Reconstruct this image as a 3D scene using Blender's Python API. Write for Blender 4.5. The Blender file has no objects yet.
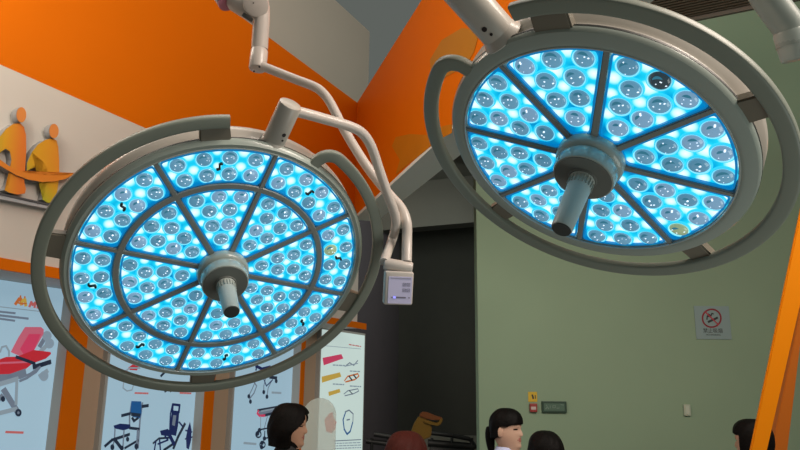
import bpy, bmesh, math, random
from mathutils import Vector, Matrix
random.seed(4)
PI = math.pi
S = bpy.context.scene
COL = S.collection

# ------------------------------------------------------------------ camera
CAM_H, PITCH, ROLL, F = 1.78, math.radians(12.55), math.radians(0.66), 674.0
r0, u0, fw = Vector((1, 0, 0)), Vector((0, -math.sin(PITCH), math.cos(PITCH))), Vector((0, math.cos(PITCH), math.sin(PITCH)))
cr = r0 * math.cos(ROLL) + u0 * math.sin(ROLL)
cu = u0 * math.cos(ROLL) - r0 * math.sin(ROLL)
CM = Matrix(((cr.x, cu.x, -fw.x, 0), (cr.y, cu.y, -fw.y, 0), (cr.z, cu.z, -fw.z, CAM_H), (0, 0, 0, 1)))
cd = bpy.data.cameras.new('camera'); cam = bpy.data.objects.new('camera', cd); COL.objects.link(cam)
cam.matrix_world = CM
cd.sensor_fit = 'HORIZONTAL'; cd.sensor_width = 36; cd.lens = 36 * F / 800
cd.clip_start = 0.05
S.camera = cam
CO = Vector((0, 0, CAM_H))

# ------------------------------------------------------------------ world, light, exposure
S.view_settings.view_transform = 'Standard'; S.view_settings.look = 'None'
S.view_settings.exposure = 0.0; S.view_settings.gamma = 1.0; S.view_settings.use_curve_mapping = False
W = bpy.data.worlds.new('world'); S.world = W; W.use_nodes = True
bg = W.node_tree.nodes['Background']; bg.inputs[0].default_value = (0.62, 0.68, 0.62, 1); bg.inputs[1].default_value = 0.18

def area(name, loc, target, size, power, color, sy=None):
    l = bpy.data.lights.new(name, 'AREA'); l.energy = power; l.color = color; l.size = size
    if sy: l.shape = 'RECTANGLE'; l.size_y = sy
    o = bpy.data.objects.new(name, l); COL.objects.link(o); o.location = loc
    o.rotation_euler = (Vector(target) - Vector(loc)).to_track_quat('-Z', 'Y').to_euler()
    return o
area('hall_light_left', (2.6, 0.2, 4.8), (-2.6, 5.8, 3.0), 2.2, 265, (1.0, 0.86, 0.74))
area('hall_light_right', (1.2, 2.6, 5.4), (1.6, 7.0, 2.4), 2.0, 35, (0.92, 1.0, 0.86))
area('hall_light_top', (-0.6, 1.9, 4.6), (-0.2, 1.6, 1.0), 1.2, 14, (1.0, 0.86, 0.8))
area('beam_fill', (-2.2, 2.2, 4.4), (0.4, 4.6, 4.2), 1.5, 62, (1.0, 0.92, 0.78))  # added fill to brighten the orange beam, no fixture behind it
area('recess_fill', (0.25, 8.05, 4.0), (-0.5, 10.2, 2.2), 0.9, 13, (0.95, 1.0, 0.92))  # added fill that lifts the dark far recess
area('side_fill', (1.15, 0.75, 0.95), (-0.1, 1.55, 2.0), 0.9, 5.5, (0.92, 1.0, 0.94))  # unseen low fill added at right to brighten the lamp rings

# ------------------------------------------------------------------ pixel helpers
def ray(px, py):
    return (cr * ((px - 400) / F) + cu * (-(py - 225) / F) + fw)
def atz(px, py, Z): return CO + ray(px, py) * Z
def atp(px, py, P, N):
    d = ray(px, py); return CO + d * ((P - CO).dot(N) / d.dot(N))
def ath(px, py, h):
    d = ray(px, py); return CO + d * ((h - CAM_H) / d.z)
def flat(px, py):
    d = ray(px, py); d = Vector((d.x, d.y, 0)); return d.normalized()

# ------------------------------------------------------------------ materials
MATS = {}
def mat(name, col, rough=0.5, metal=0.0, emit=None, es=0.0, noise=0.0, nscale=6.0, bump=0.0, trans=0.0, coat=0.0, alpha=1.0, spec=.5):
    if name in MATS: return MATS[name]
    m = bpy.data.materials.new(name); m.use_nodes = True; nt = m.node_tree; b = nt.nodes['Principled BSDF']
    b.inputs['Base Color'].default_value = (*col, 1); b.inputs['Roughness'].default_value = rough; b.inputs['Metallic'].default_value = metal
    b.inputs['Specular IOR Level'].default_value = spec
    if emit: b.inputs['Emission Color'].default_value = (*emit, 1); b.inputs['Emission Strength'].default_value = es
    if trans: b.inputs['Transmission Weight'].default_value = trans
    if coat: b.inputs['Coat Weight'].default_value = coat
    if alpha < 1: b.inputs['Alpha'].default_value = alpha
    if noise or bump:
        tc = nt.nodes.new('ShaderNodeTexCoord'); n = nt.nodes.new('ShaderNodeTexNoise'); n.inputs['Scale'].default_value = nscale; n.inputs['Detail'].default_value = 6
        nt.links.new(tc.outputs['Object'], n.inputs['Vector'])
        if noise:
            mx = nt.nodes.new('ShaderNodeMix'); mx.data_type = 'RGBA'
            mx.inputs[6].default_value = (*[c * (1 - noise) for c in col], 1); mx.inputs[7].default_value = (*[min(1, c * (1 + noise)) for c in col], 1)
            nt.links.new(n.outputs['Fac'], mx.inputs[0]); nt.links.new(mx.outputs[2], b.inputs['Base Color'])
        if bump:
            bp = nt.nodes.new('ShaderNodeBump'); bp.inputs['Strength'].default_value = bump; bp.inputs['Distance'].default_value = 0.01
            nt.links.new(n.outputs['Fac'], bp.inputs['Height']); nt.links.new(bp.outputs[0], b.inputs['Normal'])
    MATS[name] = m; return m

def lin(r, g, b):
    f = lambda c: ((c / 255 + 0.055) / 1.055) ** 2.4 if c > 10 else c / 255 / 12.92
    return (f(r), f(g), f(b))

M_WHITEWALL = mat('white_wall_paint', (0.62, 0.58, 0.53), 0.6, noise=0.03, nscale=2)
M_ORANGE = mat('orange_paint', (0.70, 0.150, 0.0), 0.6, spec=.12, noise=0.04, nscale=1.2)
M_BEIGE = mat('beige_board', (0.52, 0.38, 0.27), 0.55, noise=0.05, nscale=2)
M_GREEN = mat('green_wall_paint', (0.245, 0.345, 0.235), 0.8, noise=0.05, nscale=1.5)
M_GREY = mat('grey_panel', (0.74, 0.69, 0.60), 0.7, noise=0.04, nscale=1)
M_DARKCEIL = mat('dark_ceiling', (0.115, 0.165, 0.18), 0.8, noise=0.08, nscale=1)
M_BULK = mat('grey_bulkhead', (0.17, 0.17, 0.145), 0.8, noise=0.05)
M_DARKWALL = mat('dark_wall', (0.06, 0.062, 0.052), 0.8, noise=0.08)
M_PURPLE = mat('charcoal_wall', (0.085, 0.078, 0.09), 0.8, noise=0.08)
M_FLOOR = mat('floor_carpet', (0.16, 0.155, 0.15), 0.9, noise=0.2, nscale=30)
M_LAMP = mat('lamp_enamel', (0.50, 0.47, 0.42), 0.33, coat=0.2)
M_LAMPRING = mat('lamp_front_ring_enamel', (0.37, 0.43, 0.39), 0.28, coat=0.3)
M_HANDLE = mat('lamp_handle_enamel', (0.25, 0.28, 0.235), 0.4)
M_SPOKE = mat('lamp_spoke_enamel', (0.28, 0.31, 0.30), 0.35)
M_GASKET = mat('black_gasket', (0.015, 0.017, 0.015), 0.5)
M_COLLAR = mat('hub_collar_plastic', (0.42, 0.47, 0.43), 0.25, coat=0.5)
M_COLLARF = mat('hub_face_plastic', (0.17, 0.18, 0.165), 0.45)
M_GRIP = mat('grip_plastic', (0.52, 0.58, 0.55), 0.35, bump=0.1, nscale=200)
M_GRIPEND = mat('grip_end_rubber', (0.05, 0.058, 0.055), 0.6)
M_ARM = mat('arm_enamel', (0.66, 0.60, 0.55), 0.35, coat=0.2)
M_ARMCOOL = mat('arm_enamel_grey', (0.24, 0.28, 0.26), 0.4)
M_SCREW = mat('black_screw', (0.02, 0.015, 0.015), 0.4)
M_SEAM = mat('seam_shadow_gap', (0.09, 0.075, 0.07), 0.6)
M_SLEEVE = mat('mauve_plastic_sleeve', (0.42, 0.38, 0.48), 0.3, coat=0.6)
M_PINK = mat('pink_trim', (0.62, 0.22, 0.32), 0.4)

# ------------------------------------------------------------------ mesh helpers
def prop(o, label=None, cat=None, group=None, kind=None):
    if label: o['label'] = label
    if cat: o['category'] = cat
    if group: o['group'] = group
    if kind: o['kind'] = kind
    return o
def empty(name, label, cat, M=None, loc=None, group=None):
    o = bpy.data.objects.new(name, None); COL.objects.link(o); o.empty_display_size = 0.05
    if M is not None: o.matrix_world = M
    if loc is not None: o.location = loc
    return prop(o, label, cat, group)
def build(name, bm, m, parent=None, smooth=False, world=False, **k):
    me = bpy.data.meshes.new(name)
    bmesh.ops.recalc_face_normals(bm, faces=bm.faces)
    if smooth:
        for f in bm.faces: f.smooth = True
        for e in bm.edges:
            if len(e.link_faces) == 2 and e.calc_face_angle(0) > math.radians(38): e.smooth = False
    bm.to_mesh(me); bm.free()
    for x in (m if isinstance(m, (list, tuple)) else [m]): me.materials.append(x)
    o = bpy.data.objects.new(name, me); COL.objects.link(o)
    if parent is not None:
        o.parent = parent
        if world: o.matrix_parent_inverse = parent.matrix_world.inverted() if parent.parent is None else (parent.parent.matrix_world @ parent.matrix_basis).inverted()
    if k: prop(o, **k)
    return o
def root_at(name, label, cat, loc, group=None):
    """an Empty at the thing's base; parts built in world space are re-based to it"""
    o = empty(name, label, cat, M=Matrix.Translation(loc), group=group); return o
def wpart(name, bm, m, root, **k):
    """part whose bmesh is in world space"""
    bmesh.ops.transform(bm, matrix=Matrix.Translation(-root.matrix_world.translation), verts=bm.verts)
    return build(name, bm, m, root, **k)
def BM(): return bmesh.new()
def box(bm, c, s, R=None, bev=0.0):
    r = bmesh.ops.create_cube(bm, size=1.0); vs = r['verts']
    M = Matrix.Translation(c) @ (R.to_4x4() if R is not None else Matrix.Identity(4)) @ Matrix.Diagonal((*s, 1))
    bmesh.ops.transform(bm, matrix=M, verts=vs)
    if bev:
        es = list({e for v in vs for e in v.link_edges})
        bmesh.ops.bevel(bm, geom=es, offset=bev, segments=3, profile=0.5, affect='EDGES')
    return vs
def prism(bm, pts, off):
    """closed polygon extruded by vector off"""
    off = Vector(off); a = [bm.verts.new(p) for p in pts]; b = [bm.verts.new(Vector(p) + off) for p in pts]; n = len(a)
    bm.faces.new(a); bm.faces.new(list(reversed(b)))
    for i in range(n): bm.faces.new((a[i], b[i], b[(i + 1) % n], a[(i + 1) % n]))
def lathe(bm, prof, seg=96, M=None, cap0=True, cap1=True):
    rings = []
    for r, z in prof:
        rings.append([bm.verts.new((r * math.cos(2 * PI * i / seg), r * math.sin(2 * PI * i / seg), z)) for i in range(seg)])
    for a, b in zip(rings, rings[1:]):
        for i in range(seg): bm.faces.new((a[i], a[(i + 1) % seg], b[(i + 1) % seg], b[i]))
    if cap0: bm.faces.new(rings[0])
    if cap1: bm.faces.new(list(reversed(rings[-1])))
    if M is not None: bmesh.ops.transform(bm, matrix=M, verts=[v for r in rings for v in r])
    return rings
def axisM(a, b):
    a, b = Vector(a), Vector(b); return Matrix.Translation(a) @ (b - a).to_track_quat('Z', 'Y').to_matrix().to_4x4(), (b - a).length
def cyl(bm, a, b, r, r2=None, seg=32, bev=0.0):
    M, L = axisM(a, b); r2 = r if r2 is None else r2
    if bev: prof = [(r - bev, 0), (r - bev * .3, bev * .3), (r, bev), (r2, L - bev), (r2 - bev * .3, L - bev * .3), (r2 - bev, L)]
    else: prof = [(r, 0), (r2, L)]
    lathe(bm, prof, seg, M)
def smooth_path(pts, n=8):
    P = [Vector(p) for p in pts]; out = []
    for i in range(len(P) - 1):
        p0 = P[i - 1] if i else P[i] * 2 - P[i + 1]; p3 = P[i + 2] if i + 2 < len(P) else P[i + 1] * 2 - P[i]
        p1, p2 = P[i], P[i + 1]
        for k in range(n):
            t = k / n
            out.append(0.5 * ((2 * p1) + (p2 - p0) * t + (2 * p0 - 5 * p1 + 4 * p2 - p3) * t * t + (3 * p1 - p0 - 3 * p2 + p3) * t ** 3))
    out.append(P[-1]); return out
def sweep(bm, path, r, seg=20, up=None, ry=None, power=2.0):
    ry = r if ry is None else ry
    rings = []; n = len(path); N = Vector(up) if up is not None else None
    for i, p in enumerate(path):
        t = (path[min(i + 1, n - 1)] - path[max(i - 1, 0)]).normalized()
        if up is not None: s = t.cross(Vector(up)).normalized(); w = s.cross(t).normalized()
        else:
            if N is None: N = t.orthogonal()
            N = (N - t * N.dot(t)).normalized(); s = N; w = t.cross(s)
        ring = []
        for k in range(seg):
            a = 2 * PI * k / seg; ca, sa = math.cos(a), math.sin(a)
            x = math.copysign(abs(ca) ** (2 / power), ca) * r; y = math.copysign(abs(sa) ** (2 / power), sa) * ry
            ring.append(bm.verts.new(p + s * x + w * y))
        rings.append(ring)
    for a, b in zip(rings, rings[1:]):
        for i in range(seg): bm.faces.new((a[i], a[(i + 1) % seg], b[(i + 1) % seg], b[i]))
    bm.faces.new(rings[0]); bm.faces.new(list(reversed(rings[-1])))

# ================================================================== THE SETTING
d1 = flat(750, 393); D1R = ray(750, 393); K1 = D1R.z / math.hypot(D1R.x, D1R.y)                      # the way the poster wall runs, away to the right
n1 = Vector((d1.y, -d1.x, 0))            # its normal, towards the room
HP = atz(359, 250, 7.6)                  # a point on the header plane
d2 = flat(188, 371)                      # the way the orange beam runs, away to the left
n2 = Vector((-d2.y, d2.x, 0))            # beam normal, towards the left
if n2.x > 0: n2 = -n2
def hp(px, py): return atp(px, py, HP, n1)
REF = hp(0, 269.6)
def zs(z, zp, p): return z + K1 * (p - zp).dot(d1)      # the wall's long lines sink a little to the right
z_or_bot = hp(0, 65).z; z_top = zs(hp(355, 101).z, hp(355, 101), REF); z_hdr = hp(0, 269.6).z; z_strip = hp(0, 258).z
RP = HP - n1 * 0.42                      # recessed wall behind the light boxes
def rp(px, py, off=0.0): return atp(px, py, RP + n1 * off, n1)
end = hp(359, 250); cornr = hp(356, 150)
def along(p, d, t, z): q = p + d * t; return Vector((q.x, q.y, z))
def slab(name, a, b, z0, z1, back, m, **k):
    sl = k.pop('slope', False); q = (lambda z, p: zs(z, REF, p) if sl and z > .01 else z)
    bm = BM(); prism(bm, [Vector((a.x, a.y, q(z0, a))), Vector((b.x, b.y, q(z0, b))), Vector((b.x, b.y, q(z1, b))), Vector((a.x, a.y, q(z1, a)))], back); return build(name, bm, m, **k)
nearw = end - d1 * 7.5
slab('wall_left_header', nearw, end, z_hdr, z_or_bot, -n1 * 0.42, M_WHITEWALL, kind='structure', slope=True)
slab('trim_1', nearw + n1 * .002, hp(365, 328) + n1 * .002, z_hdr, z_strip, n1 * 0.016, M_ORANGE, kind='structure', slope=True)
slab('wall_left_fascia', nearw, cornr, z_or_bot, z_top, -n1 * 0.30, M_ORANGE, kind='structure', slope=True)
wl_end = atp(354, 300, RP, n1)
slab('wall_left', nearw - n1 * 0.42, wl_end, 0.0, z_hdr, -n1 * 0.12, M_BEIGE, kind='structure', slope=True)
slab('wall_left_tower', nearw - n1 * 1.2, atp(369, 60, HP - n1 * 1.2, n1), 3.0, atp(369, 31, HP - n1 * 1.2, n1).z, -n1 * 0.1, M_GREY, kind='structure')
# the orange beam coming out of the corner over the room
bz0 = atp(387, 187, cornr, n2).z
bm = BM(); A = cornr + d2 * 0.02; B = cornr - d2 * 6.6
bz1 = hp(355, 101).z
beam = slab('wall_right_beam', A, B, bz0 + 0.012, bz1, -n2 * 0.27, M_ORANGE, kind='structure')
bm.free()
slab('trim_2', A, B, bz0 - 0.02, bz0 + 0.012, -n2 * 0.27, mat('soffit_white', (.80, .86, .80), .6), kind='structure')
# green wall on the right, far recess between
GY = 7.0
def gp(px, py, off=0.0):
    return atp(px, py, atz(600, 375, GY) - Vector((0, off, 0)), Vector((0, 1, 0)))
g0 = gp(477.5, 300)
slab('wall_back', g0, g0 + Vector((7, 0, 0)), 0, 9.5, Vector((0, 0.25, 0)), M_GREEN, kind='structure')
b1 = atz(484, 200, 9.6); b0 = atz(350, 200, 9.6 * 1.10)
zb = atz(476, 223, 9.65).z; zt = atz(446, 177, 9.85).z
bn = Vector((-(b1 - b0).y, (b1 - b0).x, 0)).normalized()
if bn.y < 0: bn = -bn
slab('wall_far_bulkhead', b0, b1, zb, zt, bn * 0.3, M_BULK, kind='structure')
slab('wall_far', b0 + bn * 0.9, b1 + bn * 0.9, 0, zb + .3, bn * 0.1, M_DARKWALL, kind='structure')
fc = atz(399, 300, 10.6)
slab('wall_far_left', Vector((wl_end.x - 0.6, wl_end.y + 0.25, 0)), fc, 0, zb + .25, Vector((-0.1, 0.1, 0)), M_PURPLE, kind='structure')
bm = BM(); q = [Vector((b0.x - .2, 7.9, zt)), Vector((1.2, 7.3, zt)), Vector((b1.x, b1.y + .3, zt)), Vector((b0.x - .2, b0.y + .3, zt))]
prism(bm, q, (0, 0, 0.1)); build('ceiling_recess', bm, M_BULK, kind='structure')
bm = BM(); box(bm, (atz(440, 440, 9.4).x + .05, 9.3, 0.62), (1.15, 0.1, atz(440, 433, 9.3).z * 2 - 1.24 if False else 1.0)); 
for v in bm.verts:
    v.co.z = 0 if v.co.z < 0.62 else atz(440, 433, 9.3).z
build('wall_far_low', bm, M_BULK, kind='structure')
bm = BM(); box(bm, (1, 5, -0.05), (16, 15, 0.1)); build('floor', bm, M_FLOOR, kind='structure')
bm = BM(); box(bm, (1, 7.5, 9.55), (16, 10, 0.1)); build('ceiling', bm, M_DARKCEIL, kind='structure')
# louvred ceiling grille: its far edge is the slanting line above the right lamp
GH = 4.7
la, lb = ath(676, 24.2, GH), ath(800, -0.5, GH); ld = (lb - la).normalized(); ln = Vector((ld.y, -ld.x, 0))
if ln.y > 0: ln = -ln
gr = root_at('ceiling_grille', 'dark louvred ceiling grille above the green wall', 'grille', la)
Rg = Matrix((ld, ln, Vector((0, 0, 1)))).transposed()
Lg = 2.3; st = la - ld * 0.55
bm = BM(); box(bm, st + ld * Lg / 2 + ln * 0.9 + Vector((0, 0, .12)), (Lg, 1.8, 0.01), Rg); wpart('backing', bm, mat('grille_black', (0.02, 0.018, 0.015), .8), gr)
bm = BM()
for t in (0.0, 1.8): box(bm, st + ld * Lg / 2 + ln * t + Vector((0, 0, .05)), (Lg, 0.03, 0.11), Rg)
for t in (0, Lg): box(bm, st + ld * t + ln * 0.9 + Vector((0, 0, .05)), (0.03, 1.8, 0.11), Rg)
wpart('frame', bm, M_BULK, gr)
ms = mat('grille_slat', (0.17, 0.16, 0.12), .6)
for k in range(40):
    bm = BM(); box(bm, st + ld * Lg / 2 + ln * (0.04 + k * 0.044) + Vector((0, 0, .05)), (Lg - .03, 0.014, 0.05), Rg); wpart('slat', bm, ms, gr)

# ================================================================== POSTER WALL
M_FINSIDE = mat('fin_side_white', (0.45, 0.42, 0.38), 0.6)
def vline(x, y, off=0.0): return rp(x, y, off)
def fin(x0, x1, y, label):
    a, b = rp(x0, y, 0.16), rp(x1, y, 0.16); rt = root_at('wall_fin', label, 'post', Vector((a.x, a.y, 0)))
    bm = BM(); prism(bm, [Vector((p.x, p.y, z)) for p, z in ((a, 0), (b, 0), (b, zs(z_hdr, REF, b)), (a, zs(z_hdr, REF, a)))], -n1 * 0.012); wpart('front_face', bm, M_ORANGE, rt)
    bm = BM(); a2, b2 = a - n1 * .012, b - n1 * .012
    prism(bm, [Vector((p.x, p.y, z)) for p, z in ((a2, 0), (b2, 0), (b2, zs(z_hdr, REF, b2)), (a2, zs(z_hdr, REF, a2)))], -n1 * 0.147); wpart('body', bm, M_FINSIDE, rt)
fin(62, 81, 400, 'orange fronted wall post between the red stretcher poster and the stair chair poster')
fin(204.8, 214, 400, 'orange fronted wall post right of the blue stair chair poster')
fin(300, 303.6, 400, 'narrow orange fronted wall post behind the bobbed woman, left of the pink board poster')

PW = lin(166, 200, 220)
def lit(name, col, es): return mat(name, tuple(c * .5 for c in col), 0.35, emit=col, es=es, coat=.15)
M_POSTER = lit('backlit_poster_film', PW, 0.62)
M_POSTER4 = lit('backlit_poster_film_bright', lin(200, 220, 215), 0.75)
M_LBFRAME = mat('lightbox_frame', (0.42, 0.42, 0.40), 0.5)
def pr_mat(name, r, g, b, es=.5): return lit(name, lin(r, g, b), es)
PM = dict(red=pr_mat('print_red', 205, 45, 60), pink=pr_mat('print_pink', 215, 110, 135), rose=pr_mat('print_rose', 222, 70, 110), blue=pr_mat('print_blue', 30, 95, 160),
          navy=pr_mat('print_navy', 25, 40, 95), dark=pr_mat('print_dark', 35, 48, 70), grey=pr_mat('print_grey', 120, 135, 155), mist=pr_mat('print_pale_grey', 150, 170, 185),
          yellow=pr_mat('print_yellow', 215, 180, 80), orange=pr_mat('print_orange', 215, 120, 60), redtext=pr_mat('print_red_text', 205, 110, 110), peach=pr_mat('print_peach', 190, 145, 120))
def lightbox(x0, x1, y, ytop, label, film, cap=False, xo=None):
    OFF = 0.05
    a, b = rp(x0, y, OFF), rp(x1, y, OFF); top = ytop; T_ = lambda p: zs(top, ZP, p)
    rt = root_at('poster_lightbox', label, 'poster', Vector((a.x, a.y, 0.25)), group=None)
    f = 0.025
    aa, bb = a - d1 * f, b + d1 * f
    bm = BM(); prism(bm, [Vector((p.x, p.y, z)) for p, z in ((aa, .25), (bb, .25), (bb, T_(bb) + f), (aa, T_(aa) + f))], -n1 * 0.05)
    for v in bm.verts: v.co -= n1 * 0.001
    wpart('case', bm, M_LBFRAME, rt)
    bm = BM(); prism(bm, [Vector((p.x, p.y, z)) for p, z in ((a, .28), (b, .28), (b, T_(b)), (a, T_(a)))], n1 * 0.004)
    film_o = wpart('poster_film', bm, film, rt)
    if cap:
        a3, b3 = aa - d1 * .03, bb + d1 * 0.01
        bm = BM(); prism(bm, [Vector((p.x, p.y, z)) for p, z in ((a3, T_(a3) + f), (b3, T_(b3) + f), (b3, T_(b3) + f + .075), (a3, T_(a3) + f + .075))], -n1 * 0.06); wpart('top_cap', bm, M_ORANGE, rt, label='orange top cap')
    class P: pass
    p = P(); p.root = rt; p.off = OFF + 0.0042; p.film = film_o; return p
LAY = [0]
ZP = rp(0, 279.7, .05); ztop = ZP.z
def ptext(p, *a):
    t = Print(p, 'printed_text'); t.text(*a); t.done()
class Print:
    """flat printed picture on a poster, from outlines and strokes"""
    def __init__(s, p, name): s.p = p; s.name = name; s.bm = BM(); s.ms = []; s.off = p.off
    def mi(s, m):
        if m not in s.ms: s.ms.append(m)
        return s.ms.index(m)
    def P(s, x, y): return rp(x, y, s.off)
    def poly(s, pts, m):
        s.off += 0.0003
        f = s.bm.faces.new([s.bm.verts.new(s.P(*q)) for q in pts]); f.material_index = s.mi(m)
    def line(s, pts, m, w=0.006):
        s.off += 0.0003
        Q = [s.P(*q) for q in pts]
        for a, b in zip(Q, Q[1:]):
            t = (b - a).normalized(); v = t.cross(n1).normalized() * w / 2; e = t * w * .3
            f = s.bm.faces.new([s.bm.verts.new(x) for x in (a - e - v, b + e - v, b + e + v, a - e + v)]); f.material_index = s.mi(m)
    def disc(s, x, y, rx, ry, m, ring=0.0):
        s.off += 0.0003; n = 20
        pts = [(x + rx * math.cos(2 * PI * i / n), y + ry * math.sin(2 * PI * i / n)) for i in range(n)]
        if ring: s.line(pts + [pts[0]], m, ring)
        else: s.poly(pts, m)
    def text(s, x0, y0, x1, y1, m, h=0.016):
        """a row of little illegible word marks"""
        n = max(3, int(abs(x1 - x0) / 2.2)); x = 0
        while x < 1:
            w = random.uniform(.6, 1.6) / n; e = min(1, x + w)
            s.line([(x0 + (x1 - x0) * x, y0 + (y1 - y0) * x), (x0 + (x1 - x0) * e, y0 + (y1 - y0) * e)], m, h); x = e + .35 / n
    def done(s, label=None):
        for v in s.bm.verts: v.co -= s.p.root.matrix_world.translation
        me = bpy.data.meshes.new(s.name); s.bm.to_mesh(me); s.bm.free()
        for m in s.ms: me.materials.append(m)
        o = bpy.data.objects.new(s.name, me); COL.objects.link(o); o.parent = s.p.root
        if label: o['label'] = label

# poster 1: red ambulance stretcher
p = lightbox(-42, 52, 400, ztop, 'backlit poster with a red ambulance stretcher, cut by the left edge', M_POSTER)
g = Print(p, 'printed_logo')
g.line([(15.5, 304), (19, 299), (20.5, 298.5), (21.5, 304.5)], PM['orange'], .02); g.line([(20.5, 304), (23.5, 300), (25, 299.5), (25.8, 305.5)], PM['yellow'], .02)
g.disc(20.5, 296.3, .9, 1.1, PM['orange']); g.disc(24.8, 297.2, .9, 1.1, PM['orange']); g.line([(16, 302.3), (22, 303.6), (26.5, 303.6)], PM['orange'], .01)
g.line([(29.5, 306.5), (31.3, 302), (32.6, 305), (35.2, 302.6), (34.6, 307.2)], PM['redtext'], .016); g.line([(36.4, 303), (38, 305.2), (41, 303.6)], PM['redtext'], .016); g.line([(38, 305.2), (37.6, 307.8)], PM['redtext'], .016)
g.line([(43, 308), (44.5, 304)], PM['redtext'], .016); g.done()
g = Print(p, 'printed_text'); g.line([(-10, 305.6), (50, 312.6)], PM['mist'], .006)
ptext(p, -12, 310.5, 15, 313.2, PM['grey'], .013); ptext(p, -12, 314, 28, 318.6, PM['grey'], .014); ptext(p, -12, 317, 15, 320.8, PM['grey'], .013); ptext(p, 6, 432, 23, 432.6, PM['redtext'], .014); g.done()
g = Print(p, 'printed_stretcher')
g.line([(40, 346), (46, 336), (47.5, 333)], PM['grey'], .03); g.disc(47, 336, 2.4, 2.6, PM['mist'], .03); g.line([(40, 352), (49, 343)], PM['mist'], .03); g.disc(49.5, 343.5, 2.4, 2.6, PM['mist'], .03)
g.poly([(10.7, 352), (18, 338), (25, 327), (41, 327), (43.8, 329.5), (43.5, 334), (33.8, 351), (22, 357)], PM['pink'])
g.poly([(20, 349), (29, 334), (41, 334), (33.8, 350.4), (24, 355)], PM['rose'])
g.poly([(-16, 365), (6, 357), (17, 356.6), (33, 363), (27, 368), (22, 372), (-16, 378)], PM['red']); g.line([(-14, 366), (2, 363), (27, 362)], PM['pink'], .012)
g.poly([(17, 356.6), (33.8, 350), (50.6, 352), (51, 354), (46, 358.5), (33.8, 363)], PM['red']); g.line([(16.5, 357), (28, 361), (34, 363.4), (34.5, 366)], PM['dark'], .02)
g.line([(34, 367), (42, 364.6), (50, 362)], PM['dark'], .03); g.disc(49.5, 362.4, 1.8, 2.3, PM['dark']); g.line([(20, 378), (30, 374), (40, 367), (36, 372), (27, 378), (20, 381)], PM['grey'], .016)
g.line([(-16, 379), (10, 378), (24, 373)], PM['grey'], .05); g.line([(-10, 387), (17, 379)], PM['mist'], .03); g.line([(4, 390), (17, 411)], PM['grey'], .035); g.line([(17, 378), (16, 404)], PM['mist'], .02)
g.line([(-12, 416), (16, 409)], PM['mist'], .028); g.line([(40, 376), (47, 371)], PM['mist'], .03); g.disc(44, 376, 2.2, 2.6, PM['mist'], .03); g.line([(2, 396), (-14, 412)], PM['grey'], .03)
g.line([(0, 352), (2, 347), (6, 346), (9, 351), (9, 356)], PM['mist'], .012)
g.disc(18.4, 412.7, 3.2, 3.8, PM['dark']); g.disc(18.4, 412.7, 1.2, 1.5, PM['grey']); g.disc(3, 399, 2.2, 2.8, PM['dark']); g.done()
# poster 2: stair chairs
p = lightbox(106, 200.5, 400, ztop, 'backlit poster with two blue folding stair chairs', M_POSTER)
def q5(pts): return [(90 + x / 5, 360 + y / 5) for x, y in pts]
g = Print(p, 'printed_chair'); B = PM['blue']; D = PM['dark']; G = PM['grey']
g.poly(q5([(190, 40), (215, 20), (245, 30), (235, 52), (200, 50)]), PM['red']); g.line(q5([(170, 100), (165, 140), (185, 155), (210, 150), (222, 110)]), PM['mist'], .01); g.line(q5([(185, 90), (170, 60), (200, 40), (250, 40)]), PM['mist'], .012)
g.done('printed red chair, mostly hidden by the lamp handle')
g = Print(p, 'printed_chair')
g.line(q5([(208, 215), (198, 280), (198, 340)]), G, .014); g.line(q5([(262, 215), (250, 300), (240, 440)]), G, .016)
g.poly(q5([(207, 205), (256, 207), (258, 265), (250, 292), (214, 285), (202, 262)]), B); g.poly(q5([(204, 262), (254, 268), (250, 285), (206, 280)]), D); g.line(q5([(160, 278), (200, 268)]), D, .022); g.line(q5([(262, 232), (290, 228)]), D, .024)
g.poly(q5([(118, 328), (150, 318), (200, 322), (205, 340), (168, 352), (122, 342)]), PM['navy']); g.line(q5([(200, 340), (245, 345)]), D, .02); g.line(q5([(212, 290), (220, 305), (240, 290)]), D, .02)
g.line(q5([(125, 345), (122, 400), (112, 440)]), G, .012); g.line(q5([(76, 430), (110, 400), (196, 372)]), D, .022); g.line(q5([(122, 395), (160, 445)]), D, .024); g.line(q5([(175, 440), (240, 402)]), D, .018); g.line(q5([(170, 352), (165, 430)]), G, .012); g.line(q5([(238, 350), (232, 450)]), G, .014)
g.disc(*q5([(188, 396)])[0], 1.6, 2.5, D); g.disc(*q5([(232, 432)])[0], 2, 3, D); g.disc(*q5([(112, 436)])[0], 2, 3, D); g.disc(*q5([(160, 440)])[0], 1.8, 2.4, D); g.done('printed blue chair with armrests')
g = Print(p, 'printed_chair'); N = PM['navy']
g.line(q5([(414, 222), (448, 226), (444, 262), (412, 258), (414, 222)]), N, .02); g.poly(q5([(408, 262), (446, 266), (440, 330), (430, 380), (398, 372), (402, 310)]), N); g.poly(q5([(416, 275), (432, 277), (424, 330), (410, 325)]), G); g.line(q5([(398, 372), (402, 270), (412, 225)]), N, .014)
g.poly(q5([(350, 354), (390, 344), (400, 358), (396, 382), (356, 376)]), N); g.line(q5([(474, 320), (440, 385), (418, 440)]), D, .026); g.line(q5([(445, 310), (462, 330)]), N, .014)
g.line(q5([(316, 416), (345, 392), (400, 388)]), D, .016); g.line(q5([(330, 405), (322, 450)]), N, .014); g.line(q5([(348, 400), (352, 450)]), N, .014); g.line(q5([(370, 450), (430, 410)]), D, .022); g.line(q5([(400, 380), (420, 420)]), N, .03); g.line(q5([(340, 420), (390, 400), (375, 380)]), N, .014); g.done('printed navy chair')
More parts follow.
